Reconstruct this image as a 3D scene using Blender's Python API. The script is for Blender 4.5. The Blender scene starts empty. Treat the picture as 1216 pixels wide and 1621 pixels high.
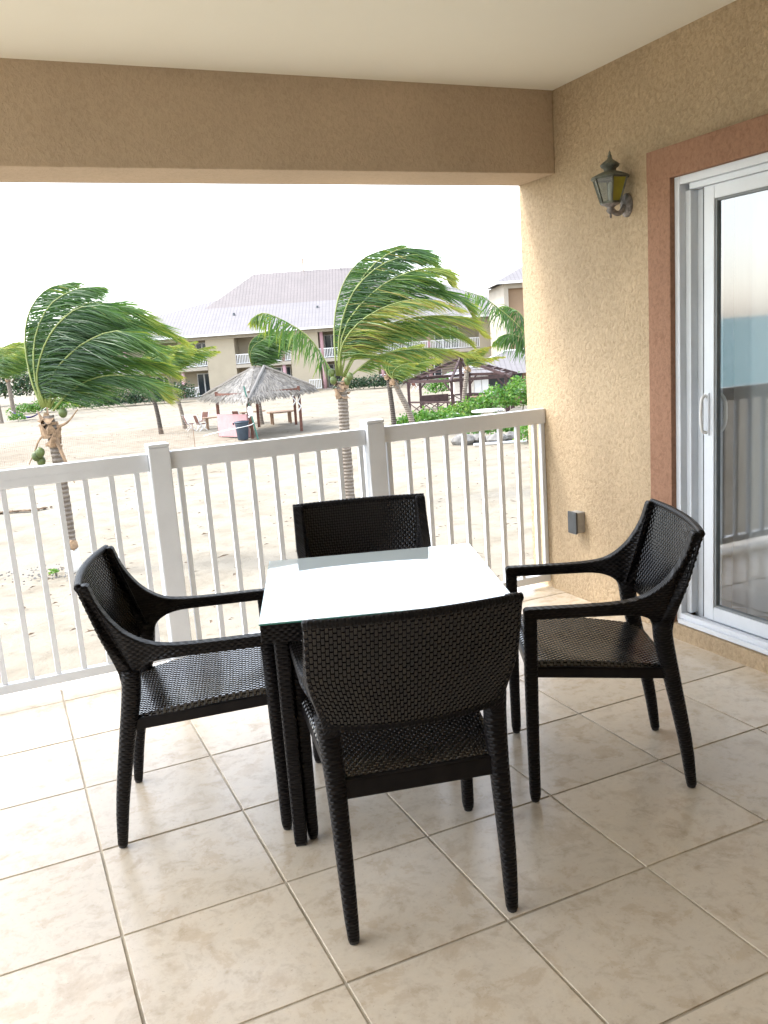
import bpy, bmesh, math, random
import numpy as np
from mathutils import Vector, Matrix

random.seed(7)
rng = np.random.default_rng(7)
sc = bpy.context.scene
col = sc.collection
PI = math.pi

# ------------------------------------------------------------------ camera
T = 0.457                       # edge of one floor tile, metres
CAM = Vector((0.3333, -3.1155, 1.4984))
YAW, PITCH, ROLL = 0.41515, 0.19305, -0.07183
FWD = Vector((math.sin(YAW) * math.cos(PITCH), math.cos(YAW) * math.cos(PITCH), -math.sin(PITCH)))
RGT = Vector((math.cos(YAW), -math.sin(YAW), 0))
UPV = RGT.cross(FWD)
r_ = math.cos(ROLL) * RGT + math.sin(ROLL) * UPV
u_ = -math.sin(ROLL) * RGT + math.cos(ROLL) * UPV
cd = bpy.data.cameras.new('camera')
cam = bpy.data.objects.new('camera', cd)
col.objects.link(cam)
cam.matrix_world = Matrix(((r_.x, u_.x, -FWD.x, CAM.x), (r_.y, u_.y, -FWD.y, CAM.y), (r_.z, u_.z, -FWD.z, CAM.z), (0, 0, 0, 1)))
cd.sensor_fit = 'HORIZONTAL'
cd.sensor_width = 36
cd.lens = 36 * 1377.5 / 1216
cd.clip_start, cd.clip_end = 0.05, 5000
sc.camera = cam

# ------------------------------------------------------------------ light
SUN_EL, SUN_AZ = math.radians(56), math.radians(-62)      # azimuth clockwise from +Y
SKY_STRENGTH, SUN_STRENGTH, EXPOSURE = 0.15, 0.7, 2.55
world = bpy.data.worlds.new('World')
sc.world = world
world.use_nodes = True
wn, wl = world.node_tree.nodes, world.node_tree.links
bg = wn['Background']
sky = wn.new('ShaderNodeTexSky')
sky.sky_type = 'NISHITA'
sky.sun_disc = False
sky.sun_elevation = SUN_EL
sky.sun_rotation = SUN_AZ
sky.air_density, sky.dust_density, sky.ozone_density = 1.0, 1.5, 1.0
hs = wn.new('ShaderNodeHueSaturation')
hs.inputs['Saturation'].default_value = 0.42
wl.new(sky.outputs[0], hs.inputs['Color'])
wl.new(hs.outputs[0], bg.inputs['Color'])
bg.inputs['Strength'].default_value = SKY_STRENGTH
sd = bpy.data.lights.new('sun', 'SUN')
sd.energy, sd.angle, sd.color = SUN_STRENGTH, math.radians(14), (1.0, 0.975, 0.94)
sun = bpy.data.objects.new('sun', sd)
col.objects.link(sun)
sdir = Vector((math.sin(SUN_AZ) * math.cos(SUN_EL), math.cos(SUN_AZ) * math.cos(SUN_EL), math.sin(SUN_EL)))
sun.rotation_euler = sdir.to_track_quat('Z', 'Y').to_euler()
sun.location = (0, 0, 30)
vs = sc.view_settings
vs.view_transform, vs.look, vs.exposure, vs.gamma = 'Standard', 'None', EXPOSURE, 1
vs.use_curve_mapping = False
sc.render.engine = 'CYCLES'
sc.cycles.use_denoising = True
sc.cycles.max_bounces = 10
sc.cycles.diffuse_bounces = 6
sc.cycles.transparent_max_bounces = 16
sc.cycles.sample_clamp_indirect = 8
sc.cycles.caustics_reflective = False
sc.cycles.caustics_refractive = False

# ------------------------------------------------------------------ materials
class NT:
    def __init__(s, name):
        s.m = bpy.data.materials.new(name)
        s.m.use_nodes = True
        s.n, s.l = s.m.node_tree.nodes, s.m.node_tree.links
        s.b = s.n['Principled BSDF']
        s.out = s.n['Material Output']
    def node(s, t, **kw):
        nd = s.n.new(t)
        for k, v in kw.items():
            if k.startswith('i_'):
                nd.inputs[k[2:].replace('_', ' ')].default_value = v
            else:
                setattr(nd, k, v)
        return nd
    def math(s, op, a, b=None, c=None):
        nd = s.n.new('ShaderNodeMath'); nd.operation = op
        for i, x in enumerate((a, b, c)):
            if x is None: continue
            if isinstance(x, (int, float)): nd.inputs[i].default_value = x
            else: s.l.new(x, nd.inputs[i])
        return nd.outputs[0]
    def noise(s, vec, scale, detail=4, rough=0.55, dist=0.0):
        nd = s.node('ShaderNodeTexNoise', i_Scale=scale, i_Detail=detail, i_Roughness=rough, i_Distortion=dist)
        if vec is not None: s.l.new(vec, nd.inputs['Vector'])
        return nd.outputs['Fac']
    def ramp(s, fac, stops, interp='LINEAR'):
        nd = s.n.new('ShaderNodeValToRGB')
        cr = nd.color_ramp; cr.interpolation = interp
        while len(cr.elements) < len(stops): cr.elements.new(0.5)
        for e, (p, c) in zip(cr.elements, stops):
            e.position = p
            e.color = (*c, 1) if len(c) == 3 else c
        s.l.new(fac, nd.inputs['Fac'])
        return nd.outputs['Color']
    def mix(s, fac, a, b, mode='MIX'):
        nd = s.n.new('ShaderNodeMix'); nd.data_type = 'RGBA'; nd.blend_type = mode
        for k, x in ((0, fac), (6, a), (7, b)):
            if isinstance(x, (int, float)): nd.inputs[k].default_value = x
            elif isinstance(x, tuple): nd.inputs[k].default_value = (*x, 1)
            else: s.l.new(x, nd.inputs[k])
        return nd.outputs[2]
    def bump(s, h, dist, strength=1.0, normal=None):
        nd = s.node('ShaderNodeBump', i_Strength=strength, i_Distance=dist)
        s.l.new(h, nd.inputs['Height'])
        if normal is not None: s.l.new(normal, nd.inputs['Normal'])
        return nd.outputs['Normal']
    def set(s, **kw):
        for k, v in kw.items():
            i = s.b.inputs[k.replace('_', ' ')]
            if isinstance(v, (int, float)): i.default_value = v
            elif isinstance(v, tuple): i.default_value = (*v, 1) if len(v) == 3 else v
            else: s.l.new(v, i)
        return s
    def obj(s): return s.node('ShaderNodeTexCoord').outputs['Object']
    def pos(s): return s.node('ShaderNodeNewGeometry').outputs['Position']
    def uv(s): return s.node('ShaderNodeTexCoord').outputs['UV']
    def rnd(s): return s.node('ShaderNodeObjectInfo').outputs['Random']

def simple(name, c, rough=0.6, var=0.12, scale=6.0, bump=0.0, bscale=60.0, metal=0.0, spec=0.5, rand=0.0):
    t = NT(name)
    v = t.obj()
    f = t.noise(v, scale, 5, 0.6)
    a = tuple(max(0, x * (1 - var * 1.6)) for x in c); b = tuple(min(1, x * (1 + var)) for x in c)
    cc = t.ramp(f, [(0.3, a), (0.7, b)])
    if rand:
        k = t.math('MULTIPLY_ADD', t.rnd(), rand, 1 - rand / 2)
        nd = t.node('ShaderNodeCombineColor')
        for i in range(3): t.l.new(k, nd.inputs[i])
        cc = t.mix(1.0, cc, nd.outputs[0], 'MULTIPLY')
    t.set(Base_Color=cc, Roughness=rough, Metallic=metal)
    t.b.inputs['Specular IOR Level'].default_value = spec
    if bump: t.set(Normal=t.bump(t.noise(v, bscale, 4, 0.6), bump))
    return t.m

M = {}
def stucco(name, c, var=0.1, b1=0.0042, con=1.0):
    t = NT(name); v = t.pos()
    warp = t.node('ShaderNodeMapping'); warp.inputs['Scale'].default_value = (1, 1, 0.85)
    t.l.new(v, warp.inputs['Vector']); w = warp.outputs[0]
    big = t.noise(w, 1.6, 3, 0.5)
    mid = t.noise(w, 58, 5, 0.66, 0.6)
    fine = t.noise(w, 260, 3, 0.6)
    base = t.ramp(big, [(0.3, tuple(x * (1 - var) for x in c)), (0.7, tuple(min(1, x * (1 + var * .6)) for x in c))])
    lum = t.ramp(mid, [(0.32, (0.74, 0.71, 0.66)), (0.5, (0.94, 0.93, 0.92)), (0.66, (1.06, 1.05, 1.03))])
    base = t.mix(con, base, lum, 'MULTIPLY')
    h = t.math('ADD', t.ramp(mid, [(0.36, (0, 0, 0)), (0.62, (1, 1, 1))]), t.math('MULTIPLY', fine, 0.35))
    t.set(Base_Color=base, Roughness=0.88, Normal=t.bump(h, b1, 0.85))
    t.b.inputs['Specular IOR Level'].default_value = 0.25
    return t.m
M['stucco'] = stucco('tan_stucco', (0.53, 0.41, 0.27), 0.15)
M['beamstucco'] = stucco('beam_stucco', (0.52, 0.41, 0.30), 0.10, 0.0016, 0.5)
M['trim'] = stucco('terracotta_stucco', (0.33, 0.185, 0.12), 0.08, 0.0012)
M['ceiling'] = simple('ceiling_paint', (0.82, 0.80, 0.70), 0.8, 0.015, 1.2, 0.0004, 160)

def tile_mat():
    t = NT('travertine_tile')
    off = t.node('ShaderNodeVectorMath', operation='ADD')
    rr = t.node('ShaderNodeCombineXYZ')
    r = t.rnd()
    t.l.new(t.math('MULTIPLY', r, 37.0), rr.inputs[0]); t.l.new(t.math('MULTIPLY', r, 91.0), rr.inputs[1])
    t.l.new(t.obj(), off.inputs[0]); t.l.new(rr.outputs[0], off.inputs[1])
    v = off.outputs[0]
    a = t.noise(v, 6.5, 10, 0.72, 0.25)
    b = t.noise(v, 14.0, 6, 0.65, 0.4)
    c1 = t.ramp(a, [(0.28, (0.475, 0.385, 0.28)), (0.41, (0.55, 0.465, 0.355)), (0.48, (0.615, 0.54, 0.43)), (0.55, (0.60, 0.52, 0.41)), (0.585, (0.55, 0.46, 0.345)), (0.74, (0.495, 0.40, 0.29))])
    c2 = t.ramp(b, [(0.32, (0.84, 0.81, 0.77)), (0.46, (1.0, 1.0, 1.0)), (0.7, (1.05, 1.04, 1.02))])
    cc = t.mix(1.0, c1, c2, 'MULTIPLY')
    spk = t.noise(v, 90.0, 3, 0.7)
    cc = t.mix(t.ramp(spk, [(0.63, (0, 0, 0)), (0.72, (0.5, 0.5, 0.5))]), cc, (0.30, 0.23, 0.16))
    k = t.math('MULTIPLY_ADD', r, 0.14, 0.97)
    nd = t.node('ShaderNodeCombineColor')
    for i in range(3): t.l.new(k, nd.inputs[i])
    cc = t.mix(1.0, cc, nd.outputs[0], 'MULTIPLY')
    rg = t.math('MULTIPLY_ADD', b, 0.10, 0.17)
    t.set(Base_Color=cc, Roughness=rg, Normal=t.bump(t.math('ADD', a, t.math('MULTIPLY', spk, 0.3)), 0.0008))
    t.b.inputs['Specular IOR Level'].default_value = 0.42
    return t.m
M['tile'] = tile_mat()
M['grout'] = simple('grout', (0.50, 0.44, 0.345), 0.9, 0.3, 3, 0.001, 300)

def vinyl(name, c):
    t = NT(name); v = t.pos()
    d = t.noise(v, 3.0, 6, 0.7)
    cc = t.ramp(d, [(0.3, tuple(x * 0.9 for x in c)), (0.6, c)])
    g = t.noise(v, 40, 5, 0.7)
    cc = t.mix(t.ramp(g, [(0.66, (0, 0, 0)), (0.78, (0.4, 0.4, 0.4))]), cc, (0.50, 0.46, 0.38))
    t.set(Base_Color=cc, Roughness=0.36)
    return t.m
M['vinyl'] = vinyl('white_vinyl', (0.68, 0.705, 0.74))
M['alu'] = vinyl('white_aluminium', (0.73, 0.77, 0.82))
M['seal'] = simple('grey_glazing_seal', (0.22, 0.24, 0.25), 0.6)
M['slot'] = simple('dark_gasket', (0.10, 0.11, 0.12), 0.6)

def wicker(name, bumpd, coat=0.0):
    t = NT(name)
    sep = t.node('ShaderNodeSeparateXYZ'); t.l.new(t.uv(), sep.inputs[0])
    U = t.math('DIVIDE', sep.outputs[0], 0.0115); V = t.math('DIVIDE', sep.outputs[1], 0.0085)
    row = t.math('FLOOR', V); fr = t.math('SUBTRACT', V, row)
    prof = t.math('SQRT', t.math('MAXIMUM', t.math('SUBTRACT', 1.0, t.math('POWER', t.math('ABSOLUTE', t.math('MULTIPLY_ADD', fr, 2.0, -1.0)), 2.0)), 0.0))
    ph = t.math('COSINE', t.math('MULTIPLY', t.math('ADD', U, row), PI))
    h = t.math('MULTIPLY', prof, t.math('MULTIPLY_ADD', ph, 0.4, 0.6))
    n = t.noise(t.obj(), 30, 4)
    cc = t.ramp(n, [(0.3, (0.0035, 0.003, 0.0035)), (0.7, (0.008, 0.0065, 0.007))])
    t.set(Base_Color=cc, Roughness=0.38 if bumpd else 0.18, Normal=t.bump(h, bumpd) if bumpd else t.bump(n, 0.0001))
    t.b.inputs['Specular IOR Level'].default_value = 0.18 if bumpd else 0.45
    if coat:
        t.b.inputs['Coat Weight'].default_value = coat; t.b.inputs['Coat Roughness'].default_value = 0.12
    return t.m
M['wicker'] = wicker('dark_wicker_wrap', 0.0026)
M['weave'] = wicker('dark_wicker_strand', 0, 0.08)
M['seatweave'] = wicker('coated_wicker_strand', 0, 1.0)  # same strand, extra coat put on to strengthen sky highlights on the seats
M['plastic_black'] = simple('black_plastic', (0.015, 0.015, 0.016), 0.4)

def glass_thin(name, tint, alpha_mix, rough=0.0, gain=3.4):
    t = NT(name)
    tr = t.node('ShaderNodeBsdfTransparent'); tr.inputs[0].default_value = (*tint, 1)
    gl = t.node('ShaderNodeBsdfGlossy'); gl.inputs['Roughness'].default_value = rough
    fr = t.node('ShaderNodeFresnel')
    bf = t.node('ShaderNodeNewGeometry').outputs['Backfacing']
    t.l.new(t.math('MULTIPLY_ADD', bf, 1 / 1.52 - 1.52, 1.52), fr.inputs[0])
    k = t.math('MULTIPLY_ADD', fr.outputs[0], gain, alpha_mix)
    mx = t.node('ShaderNodeMixShader')
    t.l.new(k, mx.inputs[0]); t.l.new(tr.outputs[0], mx.inputs[1]); t.l.new(gl.outputs[0], mx.inputs[2])
    t.l.new(mx.outputs[0], t.out.inputs['Surface'])
    return t.m
M['glass'] = glass_thin('door_glass', (0.80, 0.87, 0.89), 0.02, 0.035)
M['lampglass'] = glass_thin('lantern_glass', (0.50, 0.56, 0.50), 0.07, 0.25, 1.2)
t = NT('frosted_table_glass')
t.set(Base_Color=(0.74, 0.84, 0.85), Roughness=0.035)
t.b.inputs['Coat Weight'].default_value = 1.0
t.b.inputs['Coat Roughness'].default_value = 0.02
t.b.inputs['Coat IOR'].default_value = 1.6
M['tableglass'] = t.m
t = NT('green_glass_edge'); t.set(Base_Color=(0.05, 0.22, 0.18), Roughness=0.1); M['glassedge'] = t.m

def sand_mat():
    t = NT('beach_sand'); v = t.pos()
    big = t.noise(v, 0.12, 5, 0.6); mid = t.noise(v, 1.1, 6, 0.65, 0.4); fine = t.noise(v, 14, 5, 0.7)
    cc = t.ramp(big, [(0.3, (0.225, 0.197, 0.152)), (0.55, (0.272, 0.244, 0.195)), (0.75, (0.237, 0.206, 0.159))])
    cc = t.mix(1.0, cc, t.ramp(mid, [(0.3, (0.78, 0.755, 0.71)), (0.55, (1.03, 1.03, 1.02))]), 'MULTIPLY')  # hollows darkened in colour, as the soft sun barely shades the bump
    cc = t.mix(t.ramp(fine, [(0.60, (0, 0, 0)), (0.75, (0.55, 0.55, 0.55))]), cc, (0.19, 0.145, 0.09))
    deb = t.noise(v, 3.3, 8, 0.78, 0.6)
    cc = t.mix(t.ramp(deb, [(0.59, (0, 0, 0)), (0.69, (0.75, 0.75, 0.75))]), cc, (0.17, 0.12, 0.075))
    h = t.math('ADD', t.math('MULTIPLY', mid, 1.0), t.math('MULTIPLY', fine, 0.16))
    foot = t.node('ShaderNodeTexVoronoi', i_Scale=1.9); t.l.new(v, foot.inputs['Vector'])
    h = t.math('ADD', h, t.math('MULTIPLY', t.ramp(foot.outputs['Distance'], [(0.0, (0, 0, 0)), (0.28, (1, 1, 1))]), 0.28))
    t.set(Base_Color=cc, Roughness=0.95, Normal=t.bump(h, 0.10, 0.8))
    t.b.inputs['Specular IOR Level'].default_value = 0.15
    return t.m
M['sand'] = sand_mat()
t = NT('sea_water'); v = t.pos()
t.set(Base_Color=t.ramp(t.noise(v, 0.02, 4), [(0.3, (0.17, 0.32, 0.335)), (0.7, (0.22, 0.39, 0.39))]), Roughness=0.55, Normal=t.bump(t.noise(v, 0.6, 5, 0.6), 0.25)); t.b.inputs['Specular IOR Level'].default_value = 0.2  # sea haze mixed into this paler colour
M['sea'] = t.m

def leaf_mat(name, dark, mid, yellow, brown, trans=0.35):
    """colour follows the 'tint' attribute: 0 dark, .4 mid green, .75 yellow, 1 brown (age of the leaf)"""
    t = NT(name)
    at = t.node('ShaderNodeAttribute'); at.attribute_name = 'tint'
    f = at.outputs['Fac']
    cc = t.ramp(f, [(0.0, dark), (0.4, mid), (0.75, yellow), (1.0, brown)])
    t.set(Base_Color=cc, Roughness=0.42)
    t.b.inputs['Specular IOR Level'].default_value = 0.45
    tl = t.node('ShaderNodeBsdfTranslucent')
    br = t.mix(1.0, cc, (1.5, 1.6, 0.9), 'MULTIPLY')
    t.l.new(br, tl.inputs['Color'])
    mx = t.node('ShaderNodeMixShader'); mx.inputs[0].default_value = trans
    t.l.new(t.b.outputs[0], mx.inputs[1]); t.l.new(tl.outputs[0], mx.inputs[2])
    t.l.new(mx.outputs[0], t.out.inputs['Surface'])
    return t.m
M['palm'] = leaf_mat('palm_leaf', (0.022, 0.062, 0.024), (0.080, 0.165, 0.036), (0.33, 0.33, 0.05), (0.22, 0.13, 0.055), 0.42)
M['bush'] = leaf_mat('shrub_leaf', (0.03, 0.09, 0.015), (0.075, 0.20, 0.03), (0.20, 0.30, 0.05), (0.16, 0.11, 0.05), 0.3)
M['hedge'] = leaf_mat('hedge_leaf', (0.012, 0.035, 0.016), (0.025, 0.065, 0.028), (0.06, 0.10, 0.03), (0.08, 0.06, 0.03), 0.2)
M['thatch'] = leaf_mat('dry_thatch', (0.075, 0.065, 0.052), (0.16, 0.145, 0.12), (0.24, 0.215, 0.18), (0.045, 0.038, 0.03), 0.08)
M['rachis'] = simple('palm_rib', (0.20, 0.24, 0.06), 0.5, 0.2, 3)
M['boot'] = simple('dry_palm_boot', (0.30, 0.20, 0.12), 0.9, 0.35, 8, 0.01, 30)
M['coconut'] = simple('green_coconut', (0.085, 0.115, 0.025), 0.45, 0.25, 8)
def trunk_mat(name='palm_trunk', k=1.0):
    t = NT(name); v = t.obj()
    sep = t.node('ShaderNodeSeparateXYZ'); t.l.new(v, sep.inputs[0])
    w = t.node('ShaderNodeTexWave', i_Scale=3.2, i_Distortion=2.2, i_Detail=3.0); w.bands_direction = 'Z'; t.l.new(v, w.inputs['Vector'])
    n = t.noise(v, 7, 6, 0.7)
    cc = t.ramp(n, [(0.3, (0.15 * k, 0.12 * k, 0.095 * k)), (0.55, (0.25 * k, 0.21 * k, 0.17 * k)), (0.75, (0.33 * k, 0.29 * k, 0.24 * k))])
    cc = t.mix(1.0, cc, t.ramp(w.outputs['Fac'], [(0.0, (0.55, 0.52, 0.5)), (0.3, (1, 1, 1))]), 'MULTIPLY')
    h = t.math('ADD', w.outputs['Fac'], n)
    t.set(Base_Color=cc, Roughness=0.9, Normal=t.bump(h, 0.03))
    return t.m
M['trunk'] = trunk_mat()
M['trunkdark'] = trunk_mat('dark_palm_trunk', 0.38)
M['trunkwhite'] = simple('whitewashed_trunk', (0.72, 0.71, 0.68), 0.8, 0.15, 6, 0.01, 20)
M['darkwood'] = simple('dark_stained_timber', (0.060, 0.030, 0.028), 0.7, 0.3, 5, 0.004, 40)
M['redwood'] = simple('red_brown_post', (0.14, 0.055, 0.035), 0.7, 0.3, 5, 0.004, 40)
M['wood'] = simple('weathered_timber', (0.30, 0.19, 0.12), 0.8, 0.25, 6, 0.004, 40)
M['pink'] = simple('pink_painted_board', (0.50, 0.27, 0.27), 0.7, 0.08, 3)
M['pinkcol'] = simple('pink_column_paint', (0.46, 0.28, 0.295), 0.7, 0.06, 2)
M['bin'] = simple('dark_blue_bin', (0.03, 0.045, 0.065), 0.45, 0.15, 4)
M['white'] = simple('white_paint', (0.78, 0.78, 0.77), 0.5, 0.05, 4)
M['offwhite'] = simple('off_white_paint', (0.72, 0.66, 0.58), 0.7, 0.06, 2)
M['green'] = simple('green_pole_paint', (0.03, 0.14, 0.10), 0.5)
M['bluefab'] = simple('blue_hammock_cloth', (0.07, 0.06, 0.30), 0.8, 0.2, 8)
M['facade'] = simple('cream_facade', (0.40, 0.345, 0.255), 0.85, 0.05, 0.6)
M['facade2'] = simple('pale_facade', (0.40, 0.355, 0.29), 0.85, 0.05, 0.6)
M['facadebrown'] = simple('brown_facade', (0.28, 0.19, 0.12), 0.85, 0.06, 0.6)
M['brick'] = simple('brown_counter_base', (0.27, 0.14, 0.10), 0.8, 0.2, 5)
t = NT('far_window_glass'); t.set(Base_Color=(0.03, 0.04, 0.05), Roughness=0.12); M['farglass'] = t.m
def roof_mat(name, c, period):
    t = NT(name); v = t.obj()
    sep = t.node('ShaderNodeSeparateXYZ'); t.l.new(v, sep.inputs[0])
    f = t.math('FRACT', t.math('DIVIDE', sep.outputs[0], period))
    g = t.math('FRACT', t.math('DIVIDE', sep.outputs[2], 0.30))
    dk = t.math('MAXIMUM', t.math('GREATER_THAN', f, 0.78), t.math('MULTIPLY', t.math('GREATER_THAN', g, 0.82), 0.3))
    n = t.noise(v, 0.7, 5)
    cc = t.mix(1.0, t.mix(dk, c, tuple(x * 0.8 for x in c)), t.ramp(n, [(0.3, (0.9, 0.9, 0.9)), (0.7, (1.04, 1.03, 1.03))]), 'MULTIPLY')
    t.set(Base_Color=cc, Roughness=0.6, Normal=t.bump(f, 0.04))
    return t.m
M['roof'] = roof_mat('pale_roof_tile', (0.175, 0.163, 0.164), 0.36)
M['roofup'] = roof_mat('pink_roof_tile', (0.155, 0.135, 0.13), 0.36)
M['rock'] = simple('grey_rock', (0.20, 0.19, 0.175), 0.9, 0.3, 4, 0.03, 10)
M['debris'] = simple('dry_seaweed', (0.13, 0.085, 0.05), 0.95, 0.4, 10)
M['bronze'] = simple('weathered_bronze', (0.13, 0.14, 0.11), 0.6, 0.35, 30, 0.0015, 120, 0.15)
M['corroded'] = simple('corroded_metal', (0.26, 0.24, 0.23), 0.8, 0.4, 40, 0.004, 90)
M['yellow'] = simple('yellow_pane_film', (0.30, 0.28, 0.03), 0.5, 0.1, 20)
M['grey'] = simple('grey_box_plastic', (0.33, 0.32, 0.30), 0.6, 0.12, 20)
M['charcoal'] = simple('charcoal_cover', (0.055, 0.06, 0.065), 0.5, 0.1, 20)
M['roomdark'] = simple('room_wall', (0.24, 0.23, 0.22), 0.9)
M['roomfloor'] = simple('room_floor', (0.50, 0.42, 0.31), 0.5, 0.12, 3)
t = NT('sheer_curtain')
a_ = t.node('ShaderNodeBsdfTransparent'); b_ = t.node('ShaderNodeBsdfDiffuse'); b_.inputs[0].default_value = (0.85, 0.86, 0.88, 1)
c_ = t.node('ShaderNodeBsdfTranslucent'); c_.inputs[0].default_value = (0.85, 0.86, 0.88, 1)
m1 = t.node('ShaderNodeMixShader'); m1.inputs[0].default_value = 0.4
t.l.new(b_.outputs[0], m1.inputs[1]); t.l.new(c_.outputs[0], m1.inputs[2])
m2 = t.node('ShaderNodeMixShader'); m2.inputs[0].default_value = 0.9
t.l.new(a_.outputs[0], m2.inputs[1]); t.l.new(m1.outputs[0], m2.inputs[2]); t.l.new(m2.outputs[0], t.out.inputs['Surface'])
M['curtain'] = t.m

# ------------------------------------------------------------------ mesh helpers
class MB:
    def __init__(s): s.v, s.f, s.uv, s.t = [], [], {}, []
    def add(s, verts, faces, tint=None, uvs=None):
        k = len(s.v)
        s.v.extend([tuple(p) for p in verts])
        for i, f in enumerate(faces):
            s.f.append(tuple(j + k for j in f))
        if uvs:
            for j, q in enumerate(uvs): s.uv[k + j] = q
        s.t.extend([0.4 if tint is None else tint] * len(verts))
        return s
    def box(s, x0, x1, y0, y1, z0, z1):
        v = [(x0, y0, z0), (x1, y0, z0), (x1, y1, z0), (x0, y1, z0), (x0, y0, z1), (x1, y0, z1), (x1, y1, z1), (x0, y1, z1)]
        return s.add(v, [(3, 2, 1, 0), (4, 5, 6, 7), (0, 1, 5, 4), (1, 2, 6, 5), (2, 3, 7, 6), (3, 0, 4, 7)])
    def bar(s, a, b, w, h, up=(0, 0, 1)):
        a, b = Vector(a), Vector(b); d = (b - a).normalized(); up = Vector(up)
        if abs(d.dot(up)) > 0.98: up = Vector((0, 1, 0))
        x = d.cross(up).normalized() * (w / 2); z = x.cross(d).normalized() * (h / 2)
        v = [a - x - z, a + x - z, a + x + z, a - x + z, b - x - z, b + x - z, b + x + z, b - x + z]
        return s.add(v, [(0, 1, 2, 3), (7, 6, 5, 4), (1, 0, 4, 5), (2, 1, 5, 6), (3, 2, 6, 7), (0, 3, 7, 4)])
    def tube(s, path, rad, n=8, cap=True, sq=2.0, tint=None, up=None):
        path = [Vector(p) for p in path]; N = len(path)
        rad = rad if hasattr(rad, '__len__') else [rad] * N
        ref = Vector(up) if up else None
        vs_, uvs, L = [], [], 0.0
        px = None
        for i, p in enumerate(path):
            d = (path[min(i + 1, N - 1)] - path[max(i - 1, 0)]).normalized()
            if px is None:
                r0 = ref or (Vector((0, 0, 1)) if abs(d.z) < 0.9 else Vector((1, 0, 0)))
                px = d.cross(r0).normalized()
            else: px = (px - d * px.dot(d)).normalized()
            py = d.cross(px)
            if i: L += (p - path[i - 1]).length
            for k in range(n):
                a = 2 * PI * k / n
                c, q = math.cos(a), math.sin(a)
                e = 2 / sq
                cx = math.copysign(abs(c) ** e, c); cy = math.copysign(abs(q) ** e, q)
                vs_.append(p + px * (cx * rad[i]) + py * (cy * rad[i]))
                uvs.append((2 * rad[i] * PI * k / n, L))
        fs = []
        for i in range(N - 1):
            for k in range(n):
                fs.append((i * n + k, i * n + (k + 1) % n, (i + 1) * n + (k + 1) % n, (i + 1) * n + k))
        if cap:
            fs.append(tuple(range(n - 1, -1, -1))); fs.append(tuple((N - 1) * n + k for k in range(n)))
        return s.add(vs_, fs, tint, uvs)
    def lathe(s, prof, n=16, c=(0, 0, 0)):
        vs_ = []
        for r, z in prof:
            for k in range(n):
                a = 2 * PI * k / n
                vs_.append((c[0] + r * math.cos(a), c[1] + r * math.sin(a), c[2] + z))
        fs = []
        for i in range(len(prof) - 1):
            for k in range(n):
                fs.append((i * n + k, i * n + (k + 1) % n, (i + 1) * n + (k + 1) % n, (i + 1) * n + k))
        fs.append(tuple(range(n - 1, -1, -1))); fs.append(tuple((len(prof) - 1) * n + k for k in range(n)))
        return s.add(vs_, fs)
    def blob(s, c, r, seed=0, n=2, amp=0.2):
        bm = bmesh.new(); bmesh.ops.create_icosphere(bm, subdivisions=n, radius=1)
        rr = random.Random(seed)
        vs_ = []
        for v in bm.verts:
            k = 1 + rr.uniform(-amp, amp)
            vs_.append((c[0] + v.co.x * r[0] * k, c[1] + v.co.y * r[1] * k, c[2] + v.co.z * r[2] * k))
        fs = [tuple(v.index for v in f.verts) for f in bm.faces]
        bm.free()
        return s.add(vs_, fs)
    def mesh(s, name, mat, smooth=False, bevel=0.0):
        me = bpy.data.meshes.new(name)
        me.from_pydata(s.v, [], s.f)
        if s.uv:
            ul = me.uv_layers.new(name='UVMap')
            arr = np.zeros((len(me.loops), 2), np.float32)
            vi = np.empty(len(me.loops), np.int32); me.loops.foreach_get('vertex_index', vi)
            tab = np.zeros((len(s.v), 2), np.float32)
            for k, q in s.uv.items(): tab[k] = q
            arr[:] = tab[vi]
            ul.data.foreach_set('uv', arr.ravel())
        if any(x != 0.4 for x in s.t):
            at = me.attributes.new('tint', 'FLOAT', 'POINT')
            at.data.foreach_set('value', np.array(s.t, np.float32))
        if bevel:
            bm = bmesh.new(); bm.from_mesh(me)
            bmesh.ops.bevel(bm, geom=list(bm.edges), offset=bevel, segments=2, affect='EDGES', profile=0.6)
            bm.to_mesh(me); bm.free()
        if smooth: me.polygons.foreach_set('use_smooth', [True] * len(me.polygons))
        me.materials.append(M[mat] if isinstance(mat, str) else mat)
        me.update()
        return me
    def build(s, name, mat, parent=None, smooth=False, bevel=0.0):
        return link(name, s.mesh(name, mat, smooth, bevel), parent)

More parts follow.
